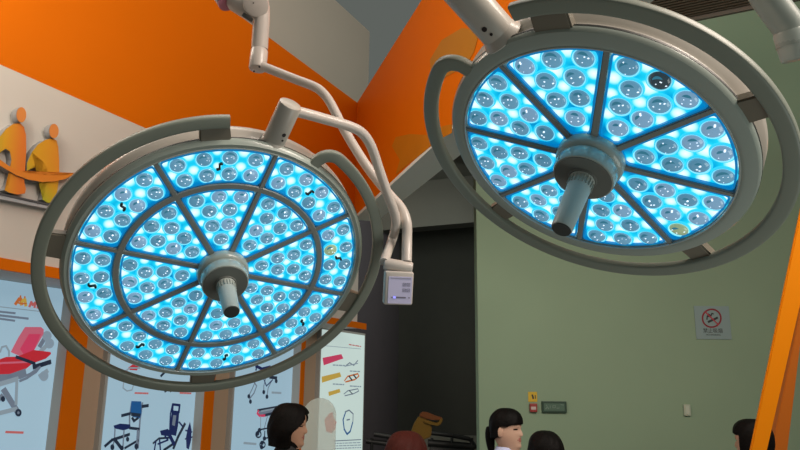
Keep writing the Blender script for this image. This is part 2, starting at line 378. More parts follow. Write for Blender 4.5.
g = Print(p, 'printed_chair'); g.poly(q5([(500, 308), (508, 350), (506, 400), (494, 448), (482, 440), (480, 385), (488, 345)]), N); g.line(q5([(478, 352), (510, 360)]), N, .012); g.line(q5([(476, 395), (512, 385)]), N, .012); g.done('printed folded navy chair')
g = Print(p, 'printed_text'); ptext(p, 135, 393, 148, 393.4, PM['redtext'], .013); ptext(p, 180, 393, 191, 393.4, PM['redtext'], .013); g.line([(161, 376), (165, 372)], D, .02); g.line([(165, 391), (170, 388), (171, 391)], D, .024); g.done()
# poster 3
p = lightbox(234, 296.5, 400, ztop, 'backlit poster with wheeled folding stretchers behind the bobbed woman', M_POSTER)
def q6(pts): return [(230 + x / 5.625, 370 + y / 5.625) for x, y in pts]
g = Print(p, 'printed_stretcher')
g.line([(256, 366), (262, 369), (270, 367)], PM['navy'], .03); g.line([(257, 364), (256, 370)], PM['navy'], .02); g.line(q6([(130, 60), (150, 90), (135, 130), (112, 160), (112, 182)]), G, .014); g.line(q6([(140, 70), (128, 100), (106, 145)]), G, .012)
g.line(q6([(200, 50), (190, 90), (190, 118)]), G, .012); g.line(q6([(235, 60), (215, 100), (208, 145)]), G, .012); g.line(q6([(190, 50), (205, 90), (240, 55)]), PM['navy'], .012); g.line(q6([(225, 40), (262, 45)]), D, .03)
for x, y in ((106, 148), (115, 178), (190, 124), (208, 150), (260, 62)): g.disc(*q6([(x, y)])[0], 1.4, 2.2, D)
g.done()
g = Print(p, 'printed_stretcher')
g.poly(q6([(160, 226), (290, 204), (290, 226), (205, 252), (165, 254)]), G); g.line(q6([(156, 226), (290, 203)]), D, .02); g.line(q6([(190, 256), (290, 232)]), D, .026); g.line(q6([(160, 228), (154, 244), (168, 258), (196, 256)]), PM['rose'], .022); g.line(q6([(175, 232), (280, 212)]), PM['mist'], .015)
g.line(q6([(210, 262), (190, 340)]), G, .01); g.line(q6([(165, 336), (260, 318)]), D, .014); g.line(q6([(172, 262), (172, 335), (160, 356)]), PM['mist'], .012); g.line(q6([(196, 345), (194, 385), (260, 372)]), D, .014); g.line(q6([(215, 330), (280, 290)]), G, .012); g.line(q6([(192, 388), (182, 410)]), G, .014)
for x, y in ((155, 358), (166, 338), (180, 410), (194, 385), (178, 434)): g.disc(*q6([(x, y)])[0], 1.7, 2.2, D)
g.disc(*q6([(160, 362)])[0], 2.6, 3, D, .014); g.disc(*q6([(183, 420)])[0], 2.6, 3, D, .014); g.done()
g = Print(p, 'printed_text'); ptext(p, 272, 392.5, 281, 393, PM['mist'], .02); ptext(p, 244, 443, 256, 444, PM['mist'], .02); g.done()
# poster 4
p = lightbox(319.5, 363, 400, ztop - .01, 'brighter backlit poster with pink and yellow boards, at the end of the wall', M_POSTER4)
def q3(pts): return [(300 + x / 3.46, 320 + y / 3.46) for x, y in pts]
g = Print(p, 'printed_board'); g.poly(q3([(78, 131), (143, 118), (150, 133), (82, 157)]), PM['rose']); g.done('printed pink board')
g = Print(p, 'printed_board'); g.poly(q3([(75, 196), (138, 181), (143, 196), (76, 217)]), PM['yellow']); g.done('printed large yellow board')
g = Print(p, 'printed_board'); g.poly(q3([(98, 249), (137, 238), (140, 250), (100, 263)]), PM['yellow']); g.done('printed small yellow board')
g = Print(p, 'printed_restraint')
g.line(q3([(160, 157), (172, 148), (186, 157), (200, 140)]), G, .014); g.line(q3([(155, 160), (200, 150)]), PM['mist'], .012)
g.line(q3([(154, 210), (165, 195), (200, 186), (204, 194), (190, 206), (158, 214)]), PM['orange'], .018); g.line(q3([(170, 195), (180, 208)]), D, .02); g.line(q3([(185, 190), (195, 202)]), D, .02)
g.line(q3([(152, 256), (165, 245), (200, 238), (203, 246), (185, 255), (155, 262)]), G, .012); g.line(q3([(170, 244), (182, 256)]), D, .012); g.done()
g = Print(p, 'printed_vest'); g.poly(q3([(84, 345), (100, 325), (112, 318), (118, 340), (126, 352), (122, 378), (110, 392), (90, 385)]), PM['red']); g.line(q3([(112, 330), (118, 312)]), G, .01); g.line(q3([(112, 390), (116, 375)]), D, .012); g.done('printed red vest')
g = Print(p, 'printed_strap'); g.line(q3([(158, 318), (149, 345), (153, 378), (163, 395), (174, 385), (182, 355)]), B, .022); g.line(q3([(156, 318), (170, 312), (184, 325), (183, 352)]), G, .016); g.line(q3([(162, 346), (172, 344)]), G, .016); g.done('printed blue loop strap')
g = Print(p, 'printed_text'); ptext(p, 349, 344.5, 361, 346.5, PM['redtext'], .013); g.line([(322, 345.5), (361, 349)], PM['mist'], .006)
for (x0, x1, y) in ((333, 345, 365), (350, 360, 371), (350, 361, 386), (333, 344, 384)): ptext(p, x0, y, x1, y + .6, PM['mist'], .014)
for y in (442.5, 445, 447.5): ptext(p, 334, y + 1, 361, y, PM['mist'], .010)
g.line([(333, 441), (361, 439.6)], G, .01); g.done()

# ================================================================== 3D LOGO ON THE WHITE HEADER
def grad_mat(name, c0, c1, c2):
    m = bpy.data.materials.new(name); m.use_nodes = True; nt = m.node_tree; b = nt.nodes['Principled BSDF']; b.inputs['Roughness'].default_value = .4
    a = nt.nodes.new('ShaderNodeAttribute'); a.attribute_name = 'ink'; r = nt.nodes.new('ShaderNodeValToRGB'); nt.links.new(a.outputs['Fac'], r.inputs[0])
    r.color_ramp.elements[0].color = (*c0, 1); r.color_ramp.elements[1].color = (*c2, 1); e = r.color_ramp.elements.new(.5); e.color = (*c1, 1)
    nt.links.new(r.outputs[0], b.inputs['Base Color']); return m
M_LOGO = grad_mat('logo_gradient_print', (0.75, 0.20, 0.03), (0.72, 0.36, 0.02), (0.38, 0.44, 0.03))
M_LOGOSIDE = mat('logo_side_grey', (0.30, 0.29, 0.29), .5)
M_LOGOHEAD = mat('logo_head_orange', (0.74, 0.26, 0.06), .45)
def logo_piece(name, label, parts, y0, y1, axis=1, thick=0.05):
    """parts: (pixel outline, heads?) built as one extruded sign"""
    rt = None
    allp = [hp(*q) for q in parts[0][1]]; c = sum(allp, Vector()) / len(allp)
    rt = root_at(name, label, 'sign', c)
    for pname, pts, m, off, ink in parts:
        TH = off + thick; P = [atp(q[0], q[1], HP + n1 * TH, n1) - n1 * TH for q in pts]
        bm = BM(); prism(bm, [x + n1 * off for x in P], n1 * (thick - .004))
        wpart(pname, bm, M_LOGOSIDE, rt, label='grey sides')
        bm = BM(); vs = [bm.verts.new(x + n1 * (off + thick)) for x in P]; f = bm.faces.new(vs)
        r = bmesh.ops.triangulate(bm, faces=[f]); bmesh.ops.subdivide_edges(bm, edges=bm.edges, cuts=3, use_grid_fill=True)
        for v in bm.verts: v.co -= rt.matrix_world.translation
        me = bpy.data.meshes.new(pname); bm.to_mesh(me); bm.free(); me.materials.append(m)
        at = me.attributes.new('ink', 'FLOAT', 'POINT'); zs = [v.co.z for v in me.vertices]; lo, hi = min(zs), max(zs)
        xs = [v.co.dot(d1) for v in me.vertices]; xl, xh = min(xs), max(xs)
        for i, v in enumerate(me.vertices):
            t = (hi - v.co.z) / (hi - lo + 1e-6); u = (v.co.dot(d1) - xl) / (xh - xl + 1e-6)
            at.data[i].value = max(0, min(1, ink(t, u)))
        o = bpy.data.objects.new(pname + '_face', me); COL.objects.link(o); o.parent = rt
def ell(x, y, rx, ry, n=28): return [(x + rx * math.cos(2 * PI * i / n), y + ry * math.sin(2 * PI * i / n)) for i in range(n)]
def shr(pts, dx, dy): return [(x + dx, y + dy) for x, y in pts]
fig2 = [(27, 171), (27, 163), (32, 152), (38, 144.5), (45, 140), (52, 138), (56.5, 140.5), (58.3, 147), (59.2, 160), (59.4, 176), (57.5, 190), (55.5, 198), (52.5, 203.2), (47, 202.5), (42.5, 199.5), (45, 191), (47.5, 180), (47, 169), (44, 162.5), (40, 161.5), (35, 165)]
fig1 = [(-9, 166), (-7, 152), (-1, 138), (6, 129), (13, 124), (20, 123), (24, 127), (26, 135), (26.3, 150), (25, 172), (24.3, 182), (26, 189), (25, 193.5), (17, 194.5), (9, 192.5), (4.5, 190), (8.5, 184), (10.5, 175), (11.5, 160), (10, 151.5), (5.5, 148.5), (0, 152.5)]
sw = [(-12, 150), (-2, 158), (9, 166), (18, 170.5), (28, 173), (40, 174.5), (55, 175.5), (66, 175), (76, 173), (66, 178.8), (55, 181.5), (42, 182), (28, 179.5), (16, 175), (4, 168), (-12, 158)]
o1 = shr(fig1, 0, 0)
logo_piece('wall_logo', 'orange and green two-figure emblem standing out from the white header', [
    ('left_figure', fig1, M_LOGO, 0.0, lambda t, u: .75 - u * 1.1 + .15 * t),
    ('left_head', ell(21.4, 114.8, 4.9, 7.6), M_LOGOHEAD, 0.02, lambda t, u: .2),
    ('right_figure', fig2, M_LOGO, 0.0, lambda t, u: .62 - .45 * u + max(0, t - .45) * 1.1),
    ('right_head', ell(54, 131, 4.7, 7.2), M_LOGOHEAD, 0.02, lambda t, u: .2),
    ('swoosh', sw, M_LOGO, 0.012, lambda t, u: .12)], 0, 1)
bm = BM(); prism(bm, [hp(-8, 193), hp(51, 206), hp(51, 208), hp(-8, 195)], n1 * .05); o = build('wall_shelf', bm, mat('dark_strip', (.07, .075, .085), .5)); prop(o, 'dark edge strip of the ledge beneath the two-figure emblem', 'ledge')
bm = BM(); prism(bm, [hp(-8, 195.2), hp(51, 208.2), hp(51, 211), hp(-8, 199)], n1 * .045); o = build('wall_ledge', bm, mat('pale_strip', (.40, .42, .45), .5)); prop(o, 'pale grey ledge on the white header under the dark strip', 'ledge')

# flat mustard and olive patches laid on the beam
fo = 0.006
def bp_(x, y, o=.002): return atp(x, y, cornr + n2 * o, n2)
M_OLIVE = mat('olive_patch', (0.52, 0.18, 0.002), .55, noise=.12, nscale=3)
M_OLIVE2 = mat('olive_patch_green', (0.46, 0.18, 0.004), .55, noise=.12, nscale=3)
em = root_at('beam_patches', 'mustard and olive curved patches on the orange beam', 'sign', bp_(420, 150))
bm = BM(); prism(bm, [bp_(*q) for q in ((396, 174), (400, 160), (392, 146), (396, 137), (410, 134), (428, 135), (436, 128), (452, 124), (452, 133), (438, 140), (424, 152))], n2 * .002); wpart('lower_patch', bm, M_OLIVE, em)
bm = BM(); prism(bm, [bp_(*q, .002) for q in ((430, 60), (442, 40), (462, 28), (480, 30), (474, 52), (466, 66), (444, 78), (432, 78))], n2 * .002); wpart('upper_patch', bm, M_OLIVE2, em)

# ================================================================== SURGICAL LAMPS
def lamp_matrix(C, N):
    C, N = Vector(C), Vector(N).normalized(); u = Vector((0, 1, 0)).cross(N).normalized(); v = N.cross(u)
    L = Matrix(((u.x, v.x, N.x, C.x), (u.y, v.y, N.y, C.y), (u.z, v.z, N.z, C.z), (0, 0, 0, 1)))
    return CM @ L
def pol(r, deg): a = math.radians(deg); return (r * math.cos(a), r * math.sin(a))

def led_panel_mat(name, hot, scale=1.0):
    """glowing reflector sheet: brightness falls off from the diodes between the lenses"""
    m = bpy.data.materials.new(name); m.use_nodes = True; nt = m.node_tree; L = nt.links
    b = nt.nodes['Principled BSDF']; b.inputs['Base Color'].default_value = (0.0, 0.10, 0.18, 1); b.inputs['Roughness'].default_value = .3; b.inputs['Specular IOR Level'].default_value = .3
    tc = nt.nodes.new('ShaderNodeTexCoord'); prev = None
    for (x, y, w) in hot:
        d = nt.nodes.new('ShaderNodeVectorMath'); d.operation = 'DISTANCE'; L.new(tc.outputs['Object'], d.inputs[0]); d.inputs[1].default_value = (x, y, 0)
        q = nt.nodes.new('ShaderNodeMath'); q.operation = 'DIVIDE'; L.new(d.outputs['Value'], q.inputs[0]); q.inputs[1].default_value = w * 1.2
        if prev is None: prev = q.outputs[0]
        else:
            mn = nt.nodes.new('ShaderNodeMath'); mn.operation = 'SMOOTH_MIN'; mn.inputs[2].default_value = .25; L.new(prev, mn.inputs[0]); L.new(q.outputs[0], mn.inputs[1]); prev = mn.outputs[0]
    r = nt.nodes.new('ShaderNodeValToRGB'); L.new(prev, r.inputs[0]); e = r.color_ramp.elements
    e[0].position = 0.0; e[0].color = (.85, 1, 1, 1); e[1].position = 1.0; e[1].color = (0.0, .19, .44, 1)
    for p_, c in ((.20, (.60, .98, 1, 1)), (.40, (.01, .60, .82, 1)), (.70, (0.0, .36, .64, 1))):
        k = e.new(p_); k.color = c
    L.new(r.outputs[0], b.inputs['Emission Color']); b.inputs['Emission Strength'].default_value = 1.15
    return m

M_LENS = {}
def lens_mat(name, base, em, es):
    m = mat(name, base, 0.12, emit=em, es=es, coat=1.0); return m
LENS_M = [lens_mat('lens_glass_a', (.16, .26, .34), (.13, .37, .56), .66), lens_mat('lens_glass_b', (.16, .26, .34), (.10, .34, .53), .60), lens_mat('lens_glass_c', (.18, .26, .36), (.20, .40, .60), .72)]
LENS_DARK = lens_mat('lens_glass_unlit', (.05, .08, .10), (.03, .06, .08), .5)
LENS_YEL = lens_mat('lens_glass_yellowish', (.35, .40, .25), (.30, .42, .25), .7)
M_RIM = mat('lens_rim_glow', (.05, .3, .4), .2, emit=(0.03, .60, .88), es=1.0)
M_BEZEL = mat('module_edge_blue', (.0, .1, .25), .3, emit=(0.0, .20, .50), es=.8)

M_SPARK = mat('lens_glint_speck', (.6, .7, .8), .3, emit=(.75, .88, 1.0), es=1.3)
M_ARC = mat('lens_shade_arc', (.04, .14, .2), .3, emit=(.04, .20, .30), es=.7)
def lens_meshes(R):
    out = []; rg = random.Random(11)
    for m in LENS_M + [LENS_DARK, LENS_YEL]:
        for var in range(3):
            bm = BM()
            prof = [(R, 0.0)] + [(R * math.cos(a), 0.002 + .0075 * math.sin(a)) for a in [i * PI / 2 / 7 for i in range(7)]] + [(R * .08, .00948), (R * .01, .0095)]
            lathe(bm, prof, 28, cap0=False)
            hz = lambda x, y: .002 + .0075 * math.sqrt(max(0, 1 - (x * x + y * y) / (R * R))) + .0004
            def patch(pts, mi):
                f = bm.faces.new([bm.verts.new((x, y, hz(x, y))) for x, y in pts]); f.material_index = mi
            # shading of the dome painted onto it as a dark crescent
            a0 = rg.uniform(-.3, .5) + (-PI / 2); n = 9; sp = rg.uniform(.55, 1.05); ri_ = rg.uniform(.5, .72) * R
            for i in range(n):
                t0, t1 = -1 + 2 * i / n, -1 + 2 * (i + 1) / n
                w0, w1 = (1 - t0 * t0) * R * .13, (1 - t1 * t1) * R * .13
                P = []
                for t, w in ((t0, w0), (t1, w1)):
                    a = a0 + PI + sp * t; P.append(((ri_ - w) * math.cos(a), (ri_ - w) * math.sin(a))); P.append(((ri_ + w + 1e-5) * math.cos(a), (ri_ + w + 1e-5) * math.sin(a)))
                patch([P[0], P[1], P[3], P[2]], 1)
            for i in range(4):  # glints painted on the dome as small glowing specks
                a = rg.uniform(0, 2 * PI); r = rg.uniform(.15, .75) * R; q = rg.uniform(.0009, .0021); cx_, cy_ = r * math.cos(a), r * math.sin(a)
                patch([(cx_ + q * math.cos(b), cy_ + q * .8 * math.sin(b)) for b in [2 * PI * k / 6 for k in range(6)]], 2)
            for f in bm.faces: f.smooth = True
            me = bpy.data.meshes.new('lens'); bm.normal_update(); bm.to_mesh(me); bm.free()
            for x in (m, M_ARC, M_SPARK): me.materials.append(x)
            out.append(me)
    bm = BM(); lathe(bm, [(R, .0), (R, .0034), (R + .0012, .0042), (R + .0030, .0036), (R + .0040, 0)], 28, cap0=False, cap1=False)
    for f in bm.faces: f.smooth = True
    for f in bm.faces:
        rr = sum(v.co.xy.length for v in f.verts) / 4
        f.material_index = 1 if rr < R + .0009 else 0
    rim = bpy.data.meshes.new('lens_rim'); bm.to_mesh(rim); bm.free(); rim.materials.append(M_RIM); rim.materials.append(mat('lens_rim_pale', (.4, .7, .8), .2, emit=(.25, .80, .95), es=.9))
    return out, rim
LENSES_L, LENSES_R = lens_meshes(.0166), lens_meshes(.0180)

def sector_mesh(name, rin, rout, half, gap, m, corner=.008):
    """module plate between two radii; sides run parallel to the spokes at distance gap; local angle centre = +Y"""
    bm = BM(); pts = []
    def angs(r): return math.radians(half) - math.asin(min(.95, gap / r))
    n = 18; c = corner
    def add(r, a): pts.append((r * math.cos(PI / 2 + a), r * math.sin(PI / 2 + a)))
    for i in range(n + 1): add(rout, -(angs(rout) - c / rout) + 2 * (angs(rout) - c / rout) * i / n)
    add(rout - c * .3, angs(rout) - c / rout * .3); add(rout - c, angs(rout - c)); add(rin + c, angs(rin + c))
    ai = max(.02, angs(rin) - c / rin * .6); m9 = 8
    for i in range(m9 + 1): add(rin, ai - 2 * ai * i / m9)
    add(rin + c, -angs(rin + c)); add(rout - c, -angs(rout - c)); add(rout - c * .3, -(angs(rout) - c / rout * .3))
    prism(bm, [(x, y, -.006) for x, y in pts], (0, 0, .006))
    # thin raised blue lip
    vs = [Vector((x, y, .0)) for x, y in pts]; cen = Vector((0, (rin + rout) / 2, 0)); k = len(vs)
    a = [bm.verts.new(v) for v in vs]; b = [bm.verts.new(v + Vector((0, 0, .005))) for v in vs]
    inn = []
    for i, v in enumerate(vs):
        t = (vs[(i + 1) % k] - vs[i - 1]).normalized(); nn = Vector((t.y, -t.x, 0))
        if nn.dot(cen - v) < 0: nn = -nn
        inn.append(v + nn * .0035)
    c_ = [bm.verts.new(v + Vector((0, 0, .005))) for v in inn]; d_ = [bm.verts.new(v) for v in inn]
    for i in range(k):
        j = (i + 1) % k
        for quad in ((a[i], a[j], b[j], b[i]), (b[i], b[j], c_[j], c_[i]), (c_[i], c_[j], d_[j], d_[i])):
            f = bm.faces.new(quad); f.material_index = 1
    me = bpy.data.meshes.new(name); bmesh.ops.recalc_face_normals(bm, faces=bm.faces); bm.to_mesh(me); bm.free(); me.materials.append(m); me.materials.append(M_BEZEL); return me

def make_lamp(label, C, N, R, win, hr, hw, spoke0, ring_r, mods, hubs, grip, handle, lugs, mount, special, lm):
    LENSES, RIMMESH = lm
    """hr handle outer radius, hw its half width; mods: list of (name, mesh, lens positions, clip)"""
    M = lamp_matrix(C, N); rt = empty('surgical_lamp', label, 'lamp', M=M)
    bpy.context.view_layer.update()
    # shell behind the front ring
    bm = BM(); lathe(bm, [(R * .985, -.010), (R * .99, -.020), (R * .965, -.026), (R * .975, -.034), (R * 1.0, -.046), (R * 1.0, -.066), (R * .97, -.084), (R * .88, -.100), (R * .60, -.118), (R * .25, -.128), (.01, -.130)], 128); build('housing', bm, M_LAMP, rt, smooth=True)
    bm = BM(); lathe(bm, [(R * .992, -.0125), (R * 1.0015, -.0125), (R * 1.0015, -.0085), (R * .992, -.0085)], 128, cap0=False, cap1=False); build('gasket', bm, M_GASKET, rt, smooth=True)
    bm = BM(); rr = [(R, -.009), (R * .998, -.003), (R * .985, .002), (win + .012, .006), (win + .004, .005), (win, .001), (win, -.012)]
    lathe(bm, rr, 128, cap0=False, cap1=False); build('front_ring', bm, M_LAMPRING, rt, smooth=True)
    bm = BM(); lathe(bm, [(win + .0045, .0045), (win + .0035, .0066), (win + .0015, .0066), (win + .0005, .0040)], 128, cap0=False, cap1=False); build('window_bead', bm, mat('window_bead_clear', (.45, .50, .48), .15, coat=.8), rt, smooth=True)
    bm = BM(); lathe(bm, [(win + .002, -.0122), (.02, -.0122)], 96); build('back_plate', bm, M_SPOKE, rt)
    # spokes
    for k in range(8):
        a = math.radians(spoke0 + 45 * k); bm = BM(); w = .0052
        ri, ro = hubs * .8, win + .003
        prism(bm, [(ri, -w * 1.3, -.012), (ro, -w, -.012), (ro, w, -.012), (ri, w * 1.3, -.012)], (0, 0, .0165))
        bmesh.ops.bevel(bm, geom=[e for e in bm.edges if abs(e.verts[0].co.z - e.verts[1].co.z) < 1e-6 and e.verts[0].co.z > 0], offset=.0018, segments=2, affect='EDGES')
        bmesh.ops.transform(bm, matrix=Matrix.Rotation(a, 4, 'Z'), verts=bm.verts); build('spoke', bm, M_SPOKE, rt)
    if ring_r:
        bm = BM(); lathe(bm, [(ring_r - .007, -.012), (ring_r - .007, .003), (ring_r - .0055, .0048), (ring_r + .0055, .0048), (ring_r + .007, .003), (ring_r + .007, -.012)], 128, cap0=False, cap1=False); build('middle_ring', bm, M_SPOKE, rt, smooth=True)
    # LED modules, each with its lenses
    rr_ = random.Random(7); jobs = []
    for mi_, (mname, me, lens, clip) in enumerate(mods):
        for k in range(8):
            o = bpy.data.objects.new(mname, me); COL.objects.link(o); o.parent = rt
            ang = spoke0 + 22.5 + 45 * k - 90
            o.rotation_euler = (0, 0, math.radians(ang)); o.location = (0, 0, -.004)
            for li, (x, y) in enumerate(lens): jobs.append((o, mi_, k, li, x, y, ang))
            if clip:
                bm = BM(); box(bm, (.004, clip, .006), (.004, .015, .007), bev=.0015); box(bm, (.008, clip + .007, .006), (.007, .005, .008), bev=.002); box(bm, (.000, clip - .006, .006), (.007, .005, .008), bev=.002)
                build('clip', bm, M_SCREW, o)
    def height(j):
        o, mi_, k, li, x, y, ang = j; a = math.radians(ang); v = M @ Vector((x * math.cos(a) - y * math.sin(a), x * math.sin(a) + y * math.cos(a), 0)); return (v - CO).length
    jobs.sort(key=height); rest = jobs[100:]; jobs = jobs[:100]
    for j in jobs:
        o, mi_, k, li, x, y, ang = j
        sp = special.get((mi_, k, li)); me = LENSES[sp * 3 + rr_.randrange(3)] if sp is not None else LENSES[rr_.choice((0, 0, 1, 2)) * 3 + rr_.randrange(3)]
        l = bpy.data.objects.new('lens', me); COL.objects.link(l); l.parent = o; l.location = (x, y, .0005)
        l.rotation_euler = (rr_.uniform(-.12, .12), rr_.uniform(-.12, .12), math.radians(-ang) + rr_.uniform(-.5, .5))
        if sp == 3: l['label'] = 'dark unlit lens'
        if sp == 4: l['label'] = 'yellowish lens'
        rim = bpy.data.objects.new('lens_rim', RIMMESH); COL.objects.link(rim); rim.parent = o; rim.location = (x, y, .0003)
        if sp is None and False: pass
    if rest:
        bm = BM(); 
        for kk, mesh in ((0, LENSES[0]), (1, RIMMESH)):
            for (o, mi_, k, li, x, y, ang) in rest:
                a = math.radians(ang); n0 = len(bm.verts); nf = len(bm.faces); bm.from_mesh(mesh); bm.verts.ensure_lookup_table(); bm.faces.ensure_lookup_table()
                T = Matrix.Translation((0, 0, -.004)) @ Matrix.Rotation(a, 4, 'Z') @ Matrix.Translation((x, y, .0005))
                bmesh.ops.transform(bm, matrix=T, verts=bm.verts[n0:])
                for f in bm.faces[nf:]: f.material_index += kk * 3; f.smooth = True
        me = bpy.data.meshes.new('lenses'); bm.to_mesh(me); bm.free(); [me.materials.append(x) for x in (LENS_M[0], M_ARC, M_SPARK, M_RIM, bpy.data.materials['lens_rim_pale'])]
        o = bpy.data.objects.new('far_lenses', me); COL.objects.link(o); o.parent = rt; o['kind'] = 'stuff'
    # hub
    h = hubs
    bm = BM(); lathe(bm, [(h, -.010), (h * 1.0, .008), (h * .985, .015), (h * .93, .020), (h * .86, .022), (h * .84, .016)], 72, cap1=False); build('hub_ring', bm, M_COLLAR, rt, smooth=True)
    bm = BM(); lathe(bm, [(h * .80, .010), (h * .80, .022)], 72, cap0=False); build('hub_gap', bm, M_GASKET, rt, smooth=True)
    bm = BM(); lathe(bm, [(h * .86, .022), (h * .90, .026), (h * .90, .046), (h * .87, .0505), (h * .85, .051)], 72); hb = build('hub_collar', bm, M_COLLAR, rt, smooth=True)
    bm = BM(); lathe(bm, [(h * .83, .0505), (h * .83, .0525), (h * .42, .0525), (h * .40, .056)], 72); build('collar_face', bm, M_COLLARF, hb, smooth=True)
    gr0, gr1, gz = grip
    bm = BM(); n = 24; prof = [(gr0 * 1.10, .052), (gr0 * 1.02, .062), (gr0, .070), (gr1 * 1.03, gz - .02), (gr1, gz - .002), (gr1 * .96, gz)]
    lathe(bm, prof, 48)
    hg = build('grip', bm, M_GRIP, rt, smooth=True)
    bm = BM()
    for i in range(20):
        a = 2 * PI * i / 20; x, y = pol(gr0 * 1.04, math.degrees(a)); box(bm, (x, y, .068), (.0022, .0022, .016), Matrix.Rotation(a, 3, 'Z'), bev=.0006)
    build('grip_rib', bm, M_COLLAR, hg)
    bm = BM(); lathe(bm, [(gr1 * .9, gz), (gr1 * .88, gz + .002), (gr1 * .3, gz + .0025)], 48); build('grip_end', bm, M_GRIPEND, hg, smooth=True, label='dark end cap')
    # handle ring: arc with one open flat end and one end turned in to the housing
    a0, a1, turn = handle; rc = hr - hw; path = []
    n = 150
    s = 1 if a1 > a0 else -1; fil = .035
    af = a1 - s * math.degrees(fil / rc)
    for i in range(n + 1): path.append(Vector((*pol(rc, a0 + (af - a0) * i / n), -.002)))
    cxy = Vector(pol(rc - fil, af))
    er = Vector(pol(1, af)); et = Vector(pol(1, af + 90 * s))
    for i in range(1, 9):
        t = (PI / 2) * i / 8 * .95; q = cxy + er * fil * math.cos(t) + et * fil * math.sin(t); path.append(Vector((q.x, q.y, -.002 - .004 * i / 8)))
    q = path[-1] - Vector((er.x, er.y, 0)) * (rc - fil - R + .012); path.append(q)
    bm = BM(); sweep(bm, path, hw, 24, up=(0, 0, 1), ry=.0085, power=5); hnd = build('handle', bm, M_HANDLE, rt, smooth=True)
    for lg, wd in lugs:
        bm = BM(); a = math.radians(lg); i0, i1 = R * .975, hr - hw * 1.2; w = math.radians(wd) / 2
        P = [(i0 * math.cos(a - w * 1.25), i0 * math.sin(a - w * 1.25), -.022), (i1 * math.cos(a - w), i1 * math.sin(a - w), -.022), (i1 * math.cos(a + w), i1 * math.sin(a + w), -.022), (i0 * math.cos(a + w * 1.25), i0 * math.sin(a + w * 1.25), -.022)]
        prism(bm, P, (0, 0, .020)); bmesh.ops.bevel(bm, geom=list(bm.edges), offset=.003, segments=2, affect='EDGES'); build('handle_bracket', bm, mat('bracket_brown_grey', (.20, .18, .14), .45), rt)
    # mount
    ma, m0, m1, mr, mz0, mz1 = mount
    a = Vector((*pol(m0, ma), mz0)); b = Vector((*pol(m1, ma), mz1))
    bm = BM(); cyl(bm, a, b, mr, seg=48, bev=.004); mt = build('mount', bm, M_LAMP, rt, smooth=True)
    dirn = (b - a).normalized()
    bm = BM(); cyl(bm, a + dirn * .012, a + dirn * .030, mr * 1.22, mr * 1.03, seg=48, bev=.003); build('mount_flange', bm, M_LAMP, mt, smooth=True)
    side = Vector((0, 0, 1)).cross(dirn)
    for t, r_, sx in ((.055, .0045, -.25), (.041, .0026, -.35)):
        nrm = (Vector((0, 0, 1)) * math.cos(sx) + side * math.sin(sx)); c = a + dirn * t + nrm * (mr - .001)
        bm = BM(); cyl(bm, c, c + nrm * .002, r_, seg=16); build('screw', bm, M_SCREW, mt)
    return rt, M, M @ a, M @ b

def sect(rin, rows, base=90):
    out = []
    for r, angs in rows:
        for a in angs: out.append(pol(r, 90 + a))
    return out
def hots(l): return [(*pol(r, 90 + a), w) for r, a, w in l]
inL = sect(0, [(.208, (-13.5, 0, 13.5)), (.1735, (-7.4, 7.4)), (.1335, (-7.7, 7.7)), (.093, (0,))])
outL = sect(0, [(.306, (-15.5, -5.1, 5.1, 15.5)), (.266, (-15.3, -5.1, 5.1, 15.3))])
inR = sect(0, [(.2245, (-13.6, 0, 13.6)), (.185, (-8.1, 8.1)), (.142, (-8.6, 8.6)), (.0975, (0,))])
def autohots(lens, rin, rout, half, gap, n, w, seed):
    rg = random.Random(seed); cand = []; r = rin + .010
    while r <= rout - .004:
        m_ = math.radians(half) - math.asin((gap + .009) / r); k = max(1, int(2 * m_ * r / .003))
        for i in range(k + 1):
            a = PI / 2 - m_ + 2 * m_ * i / k; cand.append((r * math.cos(a), r * math.sin(a)))
        r += .003
    out = []
    for _ in range(n):
        best = max(cand, key=lambda c: min([math.dist(c, l) for l in lens] + [math.dist(c, o[:2]) * .80 for o in out]) + .10 * (math.hypot(*c) - rin) * .1)
        out.append((best[0], best[1], w * rg.uniform(.78, 1.12) * (.8 + .35 * (math.hypot(*best) - rin) / (rout - rin))))
    return out
hin = autohots(inL, .058, .2275, 22.5, .0065, 12, .026, 1); hout = autohots(outL, .2455, .3265, 22.5, .0065, 11, .0265, 2); hinR = autohots(inR, .060, .2445, 22.5, .007, 12, .030, 3)
mInL = led_panel_mat('led_panel_inner', hin); mOutL = led_panel_mat('led_panel_outer', hout); mInR = led_panel_mat('led_panel_small_lamp', hinR)
modIL = sector_mesh('led_module', .058, .2275, 22.5, .0065, mInL)
modOL = sector_mesh('led_module', .2455, .3265, 22.5, .0065, mOutL)
modIR = sector_mesh('led_module', .060, .2445, 22.5, .0070, mInR)

lampL, ML, La, Lb = make_lamp('large round operating lamp with two rings of cyan glowing lens modules, at left', (-.4250, -.1095, -1.615), (.334, -.555, .762), .350, .3290, .405, .0138,
    74.6, .2365, [('led_module', modIL, inL, None), ('led_module', modOL, outL, .286)], .061, (.0205, .0185, .151), (92.8, 418, 1),
    [(97.3, 9), (168, 9), (267, 9), (340.5, 9)], (75.9, .325, .447, .0255, -.028, -.020), {(1, 6, 6): 4}, LENSES_L)
lampR, MR, Ra, Rb = make_lamp('smaller round operating lamp with a single ring of wedge lens modules, at upper right', (.352, .1222, -1.2418), (-.435, -.743, .509), .280, .2465, .338, .0142,
    65.3, None, [('led_module', modIR, inR, None)], .063, (.0215, .0185, .174), (94, 125 - 360, 1),
    [(84, 11), (14.6, 8), (-65, 8), (-151, 8)], (106.5, .262, .420, .031, -.030, -.024), {(0, 7, 1): 3, (0, 5, 0): 4}, LENSES_R)

